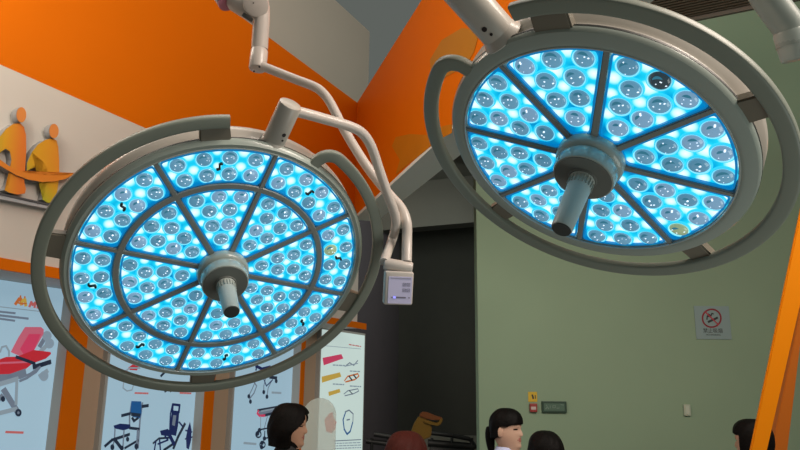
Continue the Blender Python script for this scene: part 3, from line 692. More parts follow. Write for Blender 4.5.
# ================================================================== SUSPENSION ARMS
# left arm: ceiling arm -> knuckle -> post -> bent tube -> hinge with control box -> bent tube -> lamp mount
def pz(x, y, Z): return atz(x, y, Z)
base = pz(258, 62, 1.9)
arm = root_at('suspension_arm', 'cream jointed suspension arm carrying the large lamp and control box', 'lamp arm', base)
def tube(name, pts, r, m, root, n=8, **k):
    bm = BM(); sweep(bm, smooth_path(pts, n), r, 20); return wpart(name, bm, m, root, smooth=True, **k)
pTop = pz(268, 20, 1.92); pJ = pz(261, 33, 1.92)
bm = BM(); sweep(bm, smooth_path([pz(261.5, 6, 1.92), pz(261.4, 20, 1.92), pz(260.4, 34, 1.92), pz(259.6, 48.5, 1.92)], 6), .0235, 28); wpart('post', bm, M_ARM, arm, smooth=True)
bm = BM(); cyl(bm, pz(259.6, 47.5, 1.92), pz(259.4, 51, 1.92), .0225, seg=32); wpart('post_seam', bm, M_SEAM, arm, smooth=True)
bm = BM(); cyl(bm, pz(259.5, 50, 1.92), pz(257.4, 69.5, 1.90), .0245, seg=36, bev=.005); pe = wpart('post_end', bm, M_ARM, arm, smooth=True)
for x, y in ((259.5, 66.8), (254, 71.2)):
    bm = BM(); bmesh.ops.create_uvsphere(bm, u_segments=12, v_segments=8, radius=.0032, matrix=Matrix.Translation(pz(x, y, 1.876))); wpart('screw', bm, M_SCREW, arm, smooth=True)
# knuckle housing
k0, k1 = pz(240, 3, 1.93), pz(262, 17, 1.92)
bm = BM(); cyl(bm, pz(234, -3, 1.95), pz(263, 19, 1.93), .037, .030, seg=40, bev=.012); kn = wpart('knuckle', bm, M_ARM, arm, smooth=True)
bm = BM(); c0 = pz(256, 4, 1.895); tow = (CO - c0).normalized(); cyl(bm, c0 - tow * .03, c0 + tow * .012, .036, seg=48, bev=.006); wpart('knuckle_disc', bm, M_ARM, arm, smooth=True)
bm = BM(); c1 = pz(253.4, 3, 1.883); cyl(bm, c1, c1 + tow * .002, .002, seg=12); wpart('screw', bm, M_SCREW, arm)
ax = (k1 - k0).normalized(); sd = ax.cross(tow).normalized()
Rk = Matrix((ax, sd, tow)).transposed()
bm = BM(); box(bm, pz(247.5, 17.2, 1.897), (.036, .012, .012), Rk, bev=.002); wpart('rating_label', bm, mat('dark_label', (.09, .085, .075), .4), arm, label='dark label')
# mauve sleeve and the rest of the arm up to the ceiling
bm = BM(); sweep(bm, smooth_path([pz(230.5, -1, 1.95), pz(222, -14, 1.97), pz(205, -40, 2.05)], 5), .041, 32, ry=.041); wpart('sleeve', bm, M_SLEEVE, arm, smooth=True, label='mauve sleeve')
bm = BM(); cyl(bm, pz(230.6, -1.5, 1.949), pz(231.6, -.2, 1.948), .0422, seg=40); wpart('sleeve_trim', bm, M_PINK, arm, smooth=True, label='thin pink trim')
up = pz(205, -40, 2.05)
bm = BM(); sweep(bm, [up, pz(195, -70, 2.10), pz(180, -120, 2.15)], .040, 24); q_ = pz(180, -100, 2.15); sweep(bm, [q_, Vector((q_.x, q_.y, 9.5))], .05, 24); wpart('ceiling_column', bm, M_ARM, arm, smooth=True)
# upper tube
hinge0, hinge1 = pz(384, 263.5, 1.66), pz(412.5, 268.5, 1.66)
tube('upper_tube', [pz(262, 66, 1.895), pz(272, 70, 1.89), pz(296, 79.5, 1.87), pz(314, 86.5, 1.85), pz(323, 93, 1.84), pz(331, 104, 1.83), pz(345, 131, 1.80), pz(366, 165, 1.76), pz(388, 193, 1.74), pz(401, 208, 1.72), pz(406.5, 222, 1.70), pz(407, 240, 1.69), pz(406.6, 262, 1.665)], .0128, M_ARM, arm, 8)
# lower tube, from the hinge to the mount of the large lamp
mtop = Lb + (La - Lb) * .13
def dep(v): return (v - CO).dot(fw)
dm = dep(mtop)
tube('lower_tube', [mtop, pz(305, 113.5, dm + .02), pz(330, 120.5, dm + .06), pz(350, 126.5, dm + .09), pz(362, 133, dm + .11), pz(371, 146, dm + .13), pz(379, 169, dm + .16), pz(388, 195, dm + .19), pz(394.5, 213, dm + .22), pz(395.8, 225, dm + .24), pz(392, 240, dm + .27), pz(384, 262, 1.655)], .0118, M_ARM, arm, 8)
bm = BM(); cyl(bm, hinge0, hinge1, .0150, seg=40, bev=.004); wpart('hinge', bm, M_ARM, arm, smooth=True)
# control box under the hinge
cb = pz(398, 287.5, 1.655); Rb_ = Matrix((cr.cross(Vector((0, 0, 0))) if False else Vector((cr.x, cr.y, 0)).normalized(), Vector((0, 0, 1)), Vector((0, 0, 1)))).transposed()
face = (Vector((.15, -1, -.28))).normalized(); xr = Vector((0, 0, 1)).cross(face).normalized(); yr = face.cross(xr)
if xr.x < 0: xr = -xr
Rcb = Matrix((xr, yr, face)).transposed()
cbm = BM(); box(cbm, cb, (.071, .082, .030), Rcb, bev=.005); box_o = wpart('control_box', cbm, M_ARM, arm, smooth=True)
fc_ = cb + face * .0152
M_PANEL = mat('panel_overlay', (.55, .52, .68), .3, emit=(.50, .47, .68), es=.18)
def cpart(name, x, y, w, h, m, dz=.0006, parent_=arm, **k):
    bm = BM(); box(bm, fc_ + xr * x + yr * y + face * dz, (w, h, .0012), Rcb); return wpart(name, bm, m, arm, **k)
cpart('panel_overlay', .003, -.004, .058, .066, M_PANEL, label='pale lilac touch panel')
M_KEY = mat('key_print', (.22, .20, .27), .4)
for (x, y) in ((.013, .010), (.023, .010), (.013, -.004), (.023, -.004)):
    bm = BM(); c = fc_ + xr * x + yr * y + face * .0016
    for (dx, dy, w, h) in ((0, .0035, .008, .001), (0, -.0035, .008, .001), (.0035, 0, .001, .007), (-.0035, 0, .001, .007), (.0005, 0, .003, .0012), (-.001, -.001, .001, .003)): box(bm, c + xr * dx + yr * dy, (w, h, .0006), Rcb)
    wpart('key', bm, M_KEY, arm)
cpart('level_display', .006, -.022, .024, .0035, M_KEY, .0016)
cpart('status_light', -.010, -.022, .005, .0035, mat('blue_led', (.2, .2, .9), .3, emit=(.25, .25, 1.0), es=1.6), .0018, label='lit blue indicator')
cpart('key_down', -.016, -.022, .003, .003, M_KEY, .0016); cpart('key_up', .026, -.022, .003, .003, M_KEY, .0016)
cpart('panel_title', .004, .025, .05, .002, mat('lilac_line', (.4, .38, .5), .4), .0016)

# arm of the smaller lamp: leaves the mount just above the picture
a2 = root_at('suspension_arm', 'arm of the smaller lamp, joining its mount at the top edge', 'lamp arm', Rb)
dR = dep(Rb)
bm = BM(); j0 = Rb + (Ra - Rb) * .12
tube('lower_tube', [j0, pz(478, -6, dR + .04), pz(500, -22, dR + .10), pz(530, -60, dR + .2), pz(545, -160, dR + .25)], .016, M_ARMCOOL, a2)
e2 = pz(545, -160, dR + .25)
bm = BM(); sweep(bm, [e2, Vector((e2.x, e2.y, 9.5))], .03, 20); wpart('ceiling_column', bm, M_ARMCOOL, a2, smooth=True); bm = BM()
bm.free()
# third arm, top right corner
a3 = root_at('suspension_arm', 'pale grey arm end hanging into the top right corner', 'lamp arm', pz(793, 58, 1.45))
tube('upper_tube', [pz(744, -40, 1.45), pz(760, -14, 1.45), pz(775, 8, 1.45), pz(787, 24, 1.45), pz(791, 34, 1.45), pz(793, 46, 1.45)], .033, M_ARMCOOL, a3)
bm = BM(); cyl(bm, pz(790, 30, 1.45), pz(797, 60, 1.45), .0345, .031, seg=40, bev=.006); wpart('end_socket', bm, mat('arm_enamel_cool_white', (.30, .35, .33), .35), a3, smooth=True)
e3 = pz(744, -40, 1.45)
bm = BM(); sweep(bm, [e3 - Vector((0, 0, .0)), Vector((e3.x, e3.y, 9.5))], .035, 20); wpart('ceiling_column', bm, M_ARMCOOL, a3, smooth=True)

# ================================================================== WALL FITTINGS ON THE GREEN WALL
def gbox(bm, x0, y0, x1, y1, o0, o1, bev=0):
    a, b = gp(x0, y0, 0), gp(x1, y1, 0)
    box(bm, Vector(((a.x + b.x) / 2, a.y - (o0 + o1) / 2, (a.z + b.z) / 2)), (abs(b.x - a.x), abs(o1 - o0), abs(a.z - b.z)), bev=bev)
def gline(bm, pts, w, o0, th=.001):
    Q = [gp(*q) for q in pts]
    for a, b in zip(Q, Q[1:]):
        a = Vector((a.x, gp(600, 300).y - o0, a.z)); b = Vector((b.x, a.y, b.z)); t = (b - a).normalized(); v = Vector((-t.z, 0, t.x)) * w / 2; e = t * w * .25
        prism(bm, [a - e - v, b + e - v, b + e + v, a - e + v], (0, -th, 0))
def textpart(name, s, c, size, m, root, sx=1.0):
    cu_ = bpy.data.curves.new('tmp', 'FONT'); cu_.body = s; cu_.align_x = 'CENTER'; cu_.align_y = 'CENTER'; cu_.size = size; cu_.extrude = .0006
    to = bpy.data.objects.new('tmp', cu_); COL.objects.link(to); bpy.context.view_layer.update()
    dg = bpy.context.evaluated_depsgraph_get(); me = bpy.data.meshes.new_from_object(to.evaluated_get(dg)); bpy.data.objects.remove(to)
    bm = BM(); bm.from_mesh(me); bpy.data.meshes.remove(me)
    bmesh.ops.transform(bm, matrix=Matrix.Translation(c) @ Matrix.Rotation(PI / 2, 4, 'X') @ Matrix.Diagonal((sx, 1, 1, 1)), verts=bm.verts)
    for f in bm.faces: f.material_index = 0
    return wpart(name, bm, m, root)
s0 = gp(712.5, 339); ns = root_at('no_smoking_sign', 'square grey no-smoking sign high on the green wall', 'sign', s0)
bm = BM(); gbox(bm, 693.5, 306, 731.5, 339.5, 0.001, .008); wpart('plate', bm, mat('sign_plate', (.24, .33, .33), .35, coat=.3), ns)
M_INK = mat('black_ink', (.02, .025, .025), .5); M_SRED = mat('sign_red', (.42, .03, .05), .5)
cc = (711.3, 318.3)
bm = BM(); gline(bm, [(cc[0] + 9.2 * math.cos(2 * PI * i / 32), cc[1] + 8.9 * math.sin(2 * PI * i / 32)) for i in range(33)], .016, .0085)
gline(bm, [(cc[0] - 6.3, cc[1] - 6.2), (cc[0] + 6.4, cc[1] + 6.2)], .013, .0095); wpart('prohibition_ring', bm, M_SRED, ns)
bm = BM(); gline(bm, [(708, 322), (717, 317.8)], .022, .0082); gline(bm, [(706.5, 319.5), (707, 316), (710, 317), (711.5, 313.5), (713, 314)], .013, .0082); gline(bm, [(708, 314), (710, 315.5)], .013, .0082); wpart('cigarette', bm, M_INK, ns)
yy = gp(600, 300).y - .0090
tc_ = gp(712.5, 331); textpart('lettering', '禁止吸烟', Vector((tc_.x, yy, tc_.z)), .052, M_INK, ns)
tc_ = gp(713, 334.9); textpart('lettering', 'NO SMOKING', Vector((tc_.x, yy, tc_.z)), .022, M_INK, ns, 1.1)
ex = root_at('exit_sign', 'dark green framed rectangular sign beside the fire alarm', 'sign', gp(554, 413))
bm = BM(); gbox(bm, 541.3, 401, 566.3, 412.7, 0.001, .03, .004); wpart('case', bm, mat('sign_case_green', (.02, .055, .035), .4), ex)
bm = BM(); gbox(bm, 543.3, 403.2, 564, 410.8, .03, .032); pf = wpart('face', bm, mat('sign_face_green', (.085, .15, .11), .3), ex)
bm = BM()
gline(bm, [(545.5, 405), (546.8, 406.6), (545, 408.8)], .008, .0325); gline(bm, [(546.8, 406.6), (548, 408.8)], .008, .0325); gline(bm, [(549.5, 405.5), (549.5, 408)], .006, .0325); gline(bm, [(552, 405.6), (554.8, 405.6), (554.8, 407.6), (552, 407.6), (552, 405.6)], .006, .0325); gline(bm, [(556, 408), (558.5, 408)], .006, .0325); gline(bm, [(560, 404.4), (563, 405)], .006, .0325)
wpart('pictogram', bm, mat('sign_pale_print', (.19, .27, .22), .4), ex)
yn = root_at('wall_notice', 'small yellow notice above the red fire alarm', 'sign', gp(532, 402))
bm = BM(); gbox(bm, 528, 391.8, 537.2, 401.8, .001, .006); wpart('plate', bm, mat('notice_yellow', (.60, .40, .02), .5), yn)
bm = BM(); gline(bm, [(532.2, 395), (533.2, 398.5)], .018, .0065); gline(bm, [(535, 395.2), (535.4, 398.5)], .009, .0065); wpart('symbol', bm, M_INK, yn)
fa = root_at('fire_alarm', 'small red fire alarm call point under the yellow notice', 'fire alarm', gp(533, 412))
bm = BM(); gbox(bm, 529.2, 403.3, 536.8, 412, .001, .04, .006); wpart('case', bm, mat('alarm_red', (.30, .035, .03), .4), fa)
bm = BM(); gbox(bm, 530.2, 406.4, 535.2, 409.4, .041, .044); wpart('press_panel', bm, mat('alarm_white', (.55, .45, .42), .4), fa)
sw_ = root_at('light_switch', 'small pale switch box low on the green wall', 'switch', gp(686, 416))
bm = BM(); gbox(bm, 682.5, 404.4, 690.2, 415.8, .001, .03, .008); wpart('case', bm, mat('switch_plastic', (.42, .48, .38), .4), sw_)
bm = BM(); gbox(bm, 684.2, 406.2, 688.5, 413.8, .03, .034, .001); wpart('rocker', bm, mat('switch_rocker', (.48, .54, .44), .4), sw_)

# ================================================================== SLANTED ORANGE POSTS AT RIGHT
def beamq(name, label, q, th, m):
    """q: four pixel+depth corners of the front face"""
    rt_pts = [pz(*c) for c in q]; f = (rt_pts[1] - rt_pts[0]).cross(rt_pts[2] - rt_pts[1]).normalized()
    if f.y < 0: f = -f
    bm = BM(); prism(bm, rt_pts, f * th); bmesh.ops.bevel(bm, geom=list(bm.edges), offset=.004, segments=2, affect='EDGES')
    o = build(name, bm, m); prop(o, label, 'post'); return o
def ext(x0, y0, x1, y1, y): return x0 + (x1 - x0) * (y - y0) / (y1 - y0)
yt, yb = 120, 820
M_ORPOST = mat('orange_post_paint', (0.80, 0.24, 0.0), .55, spec=.2)
beamq('slanted_post', 'bright orange slanted post at the right edge', [(ext(800, 215, 751, 450, yt), yt, 2.9), (ext(805, 285, 767.5, 450, yt), yt, 2.9), (ext(805, 285, 767.5, 450, yb), yb, 2.9), (ext(800, 215, 751, 450, yb), yb, 2.9)], .015, M_ORPOST)
beamq('slanted_post', 'darker steep orange post crossing behind the bright one', [(803, 300, 4.4), (806, 300, 4.4), (ext(796, 380, 787.5, 450, 700), 700, 4.4), (ext(797, 345, 774, 450, 700), 700, 4.4)], .09, mat('orange_post_dark', (0.50, 0.13, 0.008), .5))

# ================================================================== PEOPLE
M_SKIN = mat('skin', (0.52, 0.30, 0.20), .5); M_SKINF = mat('skin_fair', (0.60, 0.38, 0.28), .5)
M_HAIRB = mat('black_hair', (.003, .0022, .002), .6, spec=.12, bump=.3, nscale=60); M_HAIRR = mat('reddish_brown_hair', (.055, .010, .007), .65, spec=.15, bump=.3, nscale=60)
M_LIP = mat('lips', (.40, .15, .12), .45); M_EYE = mat('eye_dark', (.02, .012, .01), .25)
def sm(a, b, x): t = max(0, min(1, (x - a) / (b - a))); return t * t * (3 - 2 * t)
# head in local coords: face towards +Y, z from chin (-.115) to crown (.115)
def head_half(z):
    t = z / .118
    if t > .1: return .076 * math.sqrt(max(0, 1 - ((t - .1) / .9) ** 2.4))
    return .076 * (1 - .42 * sm(-.05, -1.05, t) ** 1.3)
def head_front(z):
    t = z / .118
    if t > .25: return .094 * math.sqrt(max(0, 1 - ((t - .25) / .75) ** 2.6))
    return .094 - .004 * sm(.25, 0, t) + .0 - .010 * sm(-.75, -1.0, t)
def head_back(z):
    t = z / .118
    if t > .2: return .098 * math.sqrt(max(0, 1 - ((t - .2) / .8) ** 2.3))
    return .098 * (1 - .50 * sm(.0, -1.0, t))
def g(x, s): return math.exp(-(x / s) ** 2)
def head_pt(z, a):
    w, f, b = head_half(z), head_front(z), head_back(z); sa, ca = math.sin(a), math.cos(a)
    x = w * sa; y = (f if ca > 0 else b) * ca
    if ca > 0:
        y += g(x, .0095) * (.018 * sm(.022, -.022, z) * sm(-.044, -.026, z))           # nose
        y += g(x, .020) * g(z + .058, .010) * .007 - g(x, .018) * g(z + .0585, .0025) * .004  # lips
        y += g(x, .020) * g(z + .095, .014) * .006                                       # chin
        y -= (g(x - .031, .014) + g(x + .031, .014)) * g(z - .004, .013) * .009          # eye sockets
        y += (g(x - .030, .02) + g(x + .030, .02)) * g(z - .022, .008) * .003
    return Vector((x, y, z))
def make_person(label, loc, face_dir, H, skin, hairm, hair, top_mat, bottom_mat, collar=None, lean=0.0, tilt=0.0):
    """loc: x,y on the floor; H standing height; face_dir: direction of view in the plane"""
    rt = root_at('person', label, 'person', Vector((loc[0], loc[1], 0)))
    rot = Matrix.Rotation(math.atan2(-face_dir[0], face_dir[1]), 4, 'Z')
    k = H / 1.62; hz = H - .118 * k
    T = rot @ Matrix.Translation((0, 0, hz)) @ Matrix.Rotation(tilt, 4, 'X') @ Matrix.Scale(k, 4)
    # body skeleton grown by a skin modifier, evaluated into one mesh with the head
    J = dict(pel=((0, 0, .86), .13), spi=((0, 0, 1.02), .105), che=((0, -.005, 1.20), .125), nb=((0, -.012, 1.335), .062), nk=((0, -.006, 1.40), .048), hd=((0, .0, 1.47), .052),
             sl=((-.155, -.01, 1.285), .055), el=((-.20, -.02, 1.02), .040), wl=((-.20, .05, .80), .026), hl=((-.20, .075, .71), .03),
             sr=((.155, -.01, 1.285), .055), er=((.20, -.02, 1.02), .040), wr=((.20, .05, .80), .026), hr=((.20, .075, .71), .03),
             tl=((-.09, 0, .80), .085), kl=((-.095, .01, .46), .055), al=((-.095, -.02, .09), .036), fl=((-.10, .11, .035), .033),
             tr=((.09, 0, .80), .085), kr=((.095, .01, .46), .055), ar=((.095, -.02, .09), .036), fr=((.10, .11, .035), .033))
    E = [('pel', 'spi'), ('spi', 'che'), ('che', 'nb'), ('nb', 'nk'), ('nk', 'hd'), ('che', 'sl'), ('sl', 'el'), ('el', 'wl'), ('wl', 'hl'), ('che', 'sr'), ('sr', 'er'), ('er', 'wr'), ('wr', 'hr'),
         ('pel', 'tl'), ('tl', 'kl'), ('kl', 'al'), ('al', 'fl'), ('pel', 'tr'), ('tr', 'kr'), ('kr', 'ar'), ('ar', 'fr')]
    for s_, sx in (('l', -1), ('r', 1)):      # five fingers each
        bx = -.20 if sx < 0 else .20
        for i in range(4):
            J['f%s%d' % (s_, i)] = ((bx + sx * .004, .052 + i * .016, .675), .009); J['g%s%d' % (s_, i)] = ((bx - sx * .004, .058 + i * .017, .625 + .008 * abs(i - 1.4)), .0075)
            E += [('h' + s_, 'f%s%d' % (s_, i)), ('f%s%d' % (s_, i), 'g%s%d' % (s_, i))]
        J['th' + s_] = ((bx - sx * .012, .118, .70), .010); J['tk' + s_] = ((bx - sx * .016, .125, .66), .008); E += [('h' + s_, 'th' + s_), ('th' + s_, 'tk' + s_)]
    names = list(J); me = bpy.data.meshes.new('b'); me.from_pydata([J[n][0] for n in names], [(names.index(a), names.index(b)) for a, b in E], [])
    tmp = bpy.data.objects.new('b', me); COL.objects.link(tmp); md = tmp.modifiers.new('s', 'SKIN'); sb = tmp.modifiers.new('d', 'SUBSURF'); sb.levels = 2; sb.render_levels = 2
    for i, n in enumerate(names): sv = me.skin_vertices[0].data[i]; sv.radius = (J[n][1] * (1.15 if n in ('che', 'spi', 'pel') else 1), J[n][1] * (.82 if n in ('che', 'spi', 'pel') else 1)); sv.use_root = (n == 'pel')
    bpy.context.view_layer.update(); ev = bpy.data.meshes.new_from_object(tmp.evaluated_get(bpy.context.evaluated_depsgraph_get())); bpy.data.objects.remove(tmp)
    bm = BM(); bm.from_mesh(ev); bpy.data.meshes.remove(ev)
    bmesh.ops.transform(bm, matrix=rot @ Matrix.Scale(k, 4), verts=bm.verts)
    # head rings
    n, m_ = 44, 46; rings = []
    zs = [-.118 + .236 * (.5 - .5 * math.cos(PI * (i + .5) / m_)) for i in range(m_)]
    for z in zs: rings.append([bm.verts.new(T @ head_pt(z, 2 * PI * i / n)) for i in range(n)])
    nf = len(bm.faces)
    for A_, B_, z in zip(rings, rings[1:], zs):
        for i in range(n):
            f = bm.faces.new((A_[i], A_[(i + 1) % n], B_[(i + 1) % n], B_[i])); a = 2 * PI * i / n; x = head_half(z) * math.sin(a)
            if math.cos(a) > 0 and -.066 < z < -.050 and abs(x) < .021 - abs(z + .058) * .8: f.material_index = 1
            elif math.cos(a) > 0 and abs(abs(x) - .031) < .012 and abs(z - .003) < .0045: f.material_index = 2
    bm.faces.new(rings[0]); bm.faces.new(rings[-1])
    for s_ in (-1, 1):                     # ears
        r = bmesh.ops.create_uvsphere(bm, u_segments=14, v_segments=10, radius=1); bmesh.ops.transform(bm, matrix=T @ Matrix.Translation((s_ * .077, -.006, -.008)) @ Matrix.Rotation(.25 * s_, 4, 'Z') @ Matrix.Rotation(-.15, 4, 'X') @ Matrix.Diagonal((.008, .018, .031, 1)), verts=r['verts'])
    body = wpart('body', BM_shift(bm, rt), [skin, M_LIP, M_EYE], rt, smooth=True)
    # hair: a closed cap that draws in behind the face
    z0, cov = hair['low'], hair['face']
    bm = BM(); rings = []; mm = 48; nn = 64
    for j in range(mm):
        z = z0 + (.131 - z0) * (.5 - .5 * math.cos(PI * (j + .35) / mm)) ** .9
        ring = []
        for i in range(nn):
            a = -PI + 2 * PI * i / nn; zz = max(-.117, min(.1175, z * .90)); p_ = head_pt(max(-.09, zz), a); base_w = Vector((head_half(max(-.03, zz)) * math.sin(a), (head_front(max(.03, zz)) if math.cos(a) > 0 else head_back(max(-.02, zz))) * math.cos(a), 0))
            open_ = cov(z, abs(math.degrees(a)))          # 0 = hair, 1 = face
            th = hair['thick'] * (1 + hair.get('bulge', 0) * g(z + .03, .06)) * (1 if z > -.02 else 1 - .25 * sm(-.04, z0, z))
            w_ = base_w.length or 1e-6; q = base_w * ((w_ + th + .002 * math.sin(9 * a + z * 40)) / w_)
            inner = base_w * .80
            q = q.lerp(inner, open_); ring.append(bm.verts.new(T @ Vector((q.x, q.y, z))))
        rings.append(ring)
    for A_, B_ in zip(rings, rings[1:]):
        for i in range(nn): bm.faces.new((A_[i], A_[(i + 1) % nn], B_[(i + 1) % nn], B_[i]))
    bm.faces.new(rings[0]); bm.faces.new(rings[-1])
    ho = wpart('hair', BM_shift(bm, rt), hairm, rt, smooth=True)
    if hair.get('tail'):
        bm = BM(); pts = [T @ Vector(q) for q in hair['tail']]; path = smooth_path(pts, 6); R_ = hair['tail_r']
        rings = []
        for i, c in enumerate(path):
            t = i / (len(path) - 1); r = R_ * k * (0.45 + 1.1 * math.sin(PI * min(1, t * .8 + .12)) ** .8) * (1 - .75 * t ** 3)
            rings.append([bm.verts.new(c + Vector((r * math.cos(2 * PI * q / 16), r * math.sin(2 * PI * q / 16), 0))) for q in range(16)])
        for A_, B_ in zip(rings, rings[1:]):
            for i in range(16): bm.faces.new((A_[i], A_[(i + 1) % 16], B_[(i + 1) % 16], B_[i]))
        bm.faces.new(rings[0]); bm.faces.new(rings[-1]); wpart('ponytail', BM_shift(bm, rt), hairm, rt, smooth=True)
    # clothes: a top lofted around the torso with sleeves, and trousers
    def loft(name, secs, m, nseg=32):
        bm = BM(); rs = []
        for (cx_, cy_, cz_, rx, ry) in secs: rs.append([bm.verts.new(rot @ Vector((cx_ + rx * math.cos(2 * PI * i / nseg), cy_ + ry * math.sin(2 * PI * i / nseg), cz_)) * k) for i in range(nseg)])
        for A_, B_ in zip(rs, rs[1:]):
            for i in range(nseg): bm.faces.new((A_[i], A_[(i + 1) % nseg], B_[(i + 1) % nseg], B_[i]))
        bm.faces.new(rs[0]); bm.faces.new(rs[-1]); return bm
    bm = loft('top', [(0, 0, .80, .185, .13), (0, 0, .92, .165, .12), (0, 0, 1.04, .155, .115), (0, .005, 1.18, .185, .13), (0, 0, 1.27, .205, .115), (0, -.008, 1.315, .175, .09), (0, -.010, 1.345, .11, .072), (0, -.010, 1.362, .066, .060)], top_mat)
    for s_ in (-1, 1):
        pts = [rot @ Vector(q) * k for q in ((s_ * .13, -.005, 1.28), (s_ * .185, -.01, 1.22), (s_ * .205, -.02, 1.02), (s_ * .203, .03, .86))]; path = smooth_path(pts, 5); nn_ = len(path); rs = []
        for i, c in enumerate(path):
            r = (.068 - .026 * i / nn_) * k; rs.append([bm.verts.new(c + Vector((r * math.cos(2 * PI * q / 16), r * math.sin(2 * PI * q / 16), 0))) for q in range(16)])
        for A_, B_ in zip(rs, rs[1:]):
            for i in range(16): bm.faces.new((A_[i], A_[(i + 1) % 16], B_[(i + 1) % 16], B_[i]))
        bm.faces.new(rs[0]); bm.faces.new(rs[-1])
    wpart('top', BM_shift(bm, rt), top_mat, rt, smooth=True)
    bm = BM()
    for s_ in (-1, 1):
        rs = []
        for z, r, x, y in ((.90, .098, .085, 0), (.80, .10, .092, 0), (.46, .072, .097, .008), (.12, .062, .097, -.015)): rs.append([bm.verts.new(rot @ Vector((s_ * x + r * math.cos(2 * PI * q / 20), y + r * math.sin(2 * PI * q / 20), z)) * k) for q in range(20)])
        for A_, B_ in zip(rs, rs[1:]):
            for i in range(20): bm.faces.new((A_[i], A_[(i + 1) % 20], B_[(i + 1) % 20], B_[i]))
        bm.faces.new(rs[0]); bm.faces.new(rs[-1])
    wpart('trousers', BM_shift(bm, rt), bottom_mat, rt, smooth=True)
    if collar:
        bm = BM(); ns_ = 30
        for s_ in (-1, 1):
            ro, ri = [], []
            for i in range(ns_ // 2 + 1):
                a = PI / 2 - s_ * (.12 + (PI - .12) * i / (ns_ // 2)); cx_, sy_ = math.cos(a), math.sin(a)
                ri.append(Vector((.060 * cx_, -.006 + .058 * sy_, 1.405 - .03 * (i == 0) - .012 * sm(6, 0, i)))); ro.append(Vector((.090 * cx_, -.006 + .082 * sy_, 1.362 - .035 * g(i, 2.0))))
            vi = [bm.verts.new(rot @ p_ * k) for p_ in ri]; vo = [bm.verts.new(rot @ p_ * k) for p_ in ro]; vo2 = [bm.verts.new(rot @ (p_ * 1.0 + Vector((0, 0, -.006))) * k) for p_ in ro]; vb = [bm.verts.new(rot @ Vector((p_.x * .98, p_.y * .98, 1.335)) * k) for p_ in ri]
            for i in range(len(vi) - 1):
                for A_, B_ in ((vi, vo), (vo, vo2), (vo2, vb), (vb, vi)): bm.faces.new((A_[i], A_[i + 1], B_[i + 1], B_[i]))
        wpart('collar', BM_shift(bm, rt), collar, rt, smooth=True)
    return rt
def BM_shift(bm, rt):
    """local-at-origin geometry moved to the person's spot in world space (wpart re-bases it)"""
    bmesh.ops.transform(bm, matrix=Matrix.Translation(rt.matrix_world.translation), verts=bm.verts); return bm
def spot(px, ytop, Z, extra=0.0):
    p_ = atz(px, ytop, Z); return (p_.x, p_.y), p_.z - extra
M_BLACKTOP = mat('black_cloth', (.02, .02, .022), .8); M_WHITETOP = mat('white_cloth', (.62, .62, .72), .7); M_NAVY = mat('navy_cloth', (.03, .035, .06), .8); M_DKRED = mat('dark_cloth', (.05, .03, .03), .8); M_LILAC = mat('lilac_cloth', (.50, .56, .80), .6)
# 1 bobbed woman in profile
def bob(z, a):   # a: degrees from the nose
    lim = 26 + 46 * sm(.06, -.05, z)
    return sm(lim + 8, lim - 6, a) * sm(.082, .062, z)
(l1, h1) = spot(290.5, 403, 3.9, .013)
make_person('woman with a chin-length black bob in profile before the stretcher poster', l1, (1, -.05), h1, M_SKIN, M_HAIRB, dict(low=-.112, face=bob, thick=.020, bulge=.6), M_BLACKTOP, M_NAVY, collar=M_BLACKTOP, tilt=-.06)
# 2 girl with ponytail
def pony(z, a):
    if z < -.058: return 1.0
    if abs(z + .008) < .034 and 68 < a < 100: return .9
    lim = 42 + 46 * sm(.045, .0, z) + 95 * sm(-.03, -.075, z)
    return sm(lim + 7, lim - 5, a) * sm(.040, .028, z)
def pony2(z, a):
    if z < -.06: return 1 if a < 140 else sm(-.085, -.06, z) * 0
    return pony(z, a)
(l2, h2) = spot(506, 408.5, 4.1, .010)
make_person('young woman with a black ponytail and white collared shirt', l2, (.84, -.54), h2, M_SKINF, M_HAIRB, dict(low=-.060, face=pony, thick=.013, tail=[(0, -.070, .010), (0, -.102, .012), (0, -.112, -.05), (0, -.106, -.13), (0, -.10, -.19)], tail_r=.022), M_WHITETOP, M_NAVY, collar=M_LILAC)
# 3 dark head right of her
def full(z, a): return sm(60, 45, a) * sm(.06, .04, z)
(l3, h3) = spot(545, 430.5, 3.35, .013)
make_person('black-haired person low in the frame below the dark green sign', l3, (-.2, 1), h3, M_SKIN, M_HAIRB, dict(low=-.10, face=full, thick=.016, bulge=.3), M_BLACKTOP, M_NAVY)
# 4 reddish head
(l4, h4) = spot(406, 431, 2.9, .013)
make_person('person with reddish-brown hair at the bottom edge before the dark recess', l4, (.3, 1), h4, M_SKIN, M_HAIRR, dict(low=-.11, face=full, thick=.02, bulge=.5), M_DKRED, M_NAVY)
# 5 right
def side5(z, a): return sm(70, 55, a) * sm(.05, .03, z)
(l5, h5) = spot(751, 419, 3.7, .012)
make_person('dark-haired woman partly hidden behind the bright orange post', l5, (-.6, .75), h5, M_SKIN, M_HAIRB, dict(low=-.112, face=side5, thick=.014), M_BLACKTOP, M_NAVY)

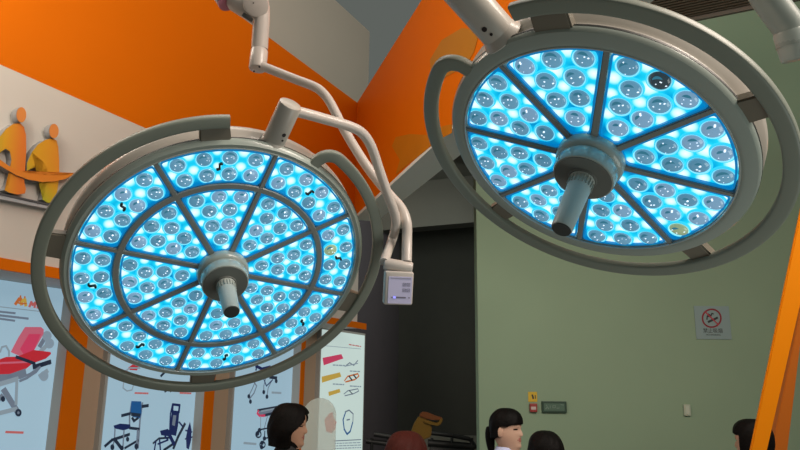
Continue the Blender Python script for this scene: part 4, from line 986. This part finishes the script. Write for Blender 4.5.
# ================================================================== MOTION GHOST OF A PERSON, BUILT AS AN ARCHED SHEET
c = pz(320, 398, 4.6); hw_ = .112
ap = root_at('motion_ghost', 'pale translucent ghost of a moving person just behind the bobbed woman', 'ghost', Vector((c.x, c.y, 0)))
mt_ = bpy.data.materials.new('ghost_translucent'); mt_.use_nodes = True; nt = mt_.node_tree; b = nt.nodes['Principled BSDF']; b.inputs['Base Color'].default_value = (.62, .70, .66, 1); b.inputs['Roughness'].default_value = .4; b.inputs['Alpha'].default_value = .5
out = []
for i in range(25):
    a = PI * i / 24; out.append(Vector((c.x + hw_ * math.cos(a), c.y, c.z - .115 + .115 * math.sin(a))))
out = [Vector((c.x + hw_ + .012, c.y, .03))] + out + [Vector((c.x - hw_ - .012, c.y, .03))]
bm = BM(); prism(bm, out, (0, .02, 0)); wpart('ghost_sheet', bm, mt_, ap)
bm = BM(); box(bm, (c.x, c.y + .01, .015), (.34, .24, .03), bev=.005); wpart('base', bm, M_LBFRAME, ap)  # made-up foot so the ghost sheet stands on the floor

# ================================================================== DARK EQUIPMENT IN THE RECESS
M_BLK = mat('black_metal', (.008, .008, .008), .5)
Zr = 8.2
rk = root_at('equipment_rack', 'black metal rack at the bottom of the dark recess', 'rack', Vector((pz(420, 440, Zr).x, pz(420, 440, Zr).y, 0)))
def bar(name, pts, r, m=M_BLK, root=rk):
    bm = BM(); P = [pz(*q) for q in pts]
    for a, b in zip(P, P[1:]): cyl(bm, a, b, r, seg=12)
    return wpart(name, bm, m, root, smooth=True)
bar('top_rail', [(374, 434, Zr), (402, 438.5, Zr)], .03); bar('top_rail', [(428, 432.5, Zr), (452, 435.5, Zr), (470, 439, Zr), (476, 448, Zr)], .026); bar('shelf_rail', [(366, 441, Zr), (400, 445, Zr)], .03); bar('shelf_rail', [(428, 443, Zr), (474, 447, Zr)], .045); bar('side_panel', [(430, 450, Zr), (472, 453, Zr)], .07)
for x in (372, 400, 432, 452, 472):
    a = pz(x, 438, Zr); bm = BM(); cyl(bm, a, Vector((a.x, a.y, 0.0)), .018, seg=10); wpart('leg', bm, M_BLK, rk)
oc = root_at('gripper_stand', 'ochre angular clamp-like equipment head above the reddish-haired person', 'equipment', Vector((pz(418, 440, 7.6).x, pz(418, 440, 7.6).y, 0)))
M_OCH = mat('ochre_metal', (.17, .095, .012), .45); M_OCH2 = mat('brown_metal', (.16, .05, .012), .5)
def opoly(name, pts, m, th=.14, z=7.6):
    bm = BM(); prism(bm, [pz(x, y, z) for x, y in pts], (0, th, 0)); bmesh.ops.bevel(bm, geom=list(bm.edges), offset=.01, segments=2, affect='EDGES'); return wpart(name, bm, m, oc)
opoly('body', [(411, 433), (414, 424), (419, 416.5), (424, 417), (430, 421), (432, 429), (431, 437), (424, 440), (414, 438)], M_OCH)
opoly('upper_jaw', [(419, 416), (422, 412), (428, 412.5), (436, 416), (443, 418), (441, 420.5), (432, 420), (424, 418.5)], M_OCH2, .12, 7.58)
opoly('lower_jaw', [(424, 420), (432, 421.5), (438, 424), (440, 419), (443, 418), (442, 423), (438, 426.5), (430, 424.5), (424, 423)], M_OCH, .10, 7.57)
a = pz(421, 438, 7.67); bm = BM(); cyl(bm, a, Vector((a.x, a.y, 0)), .04, seg=16); wpart('stand', bm, M_BLK, oc)
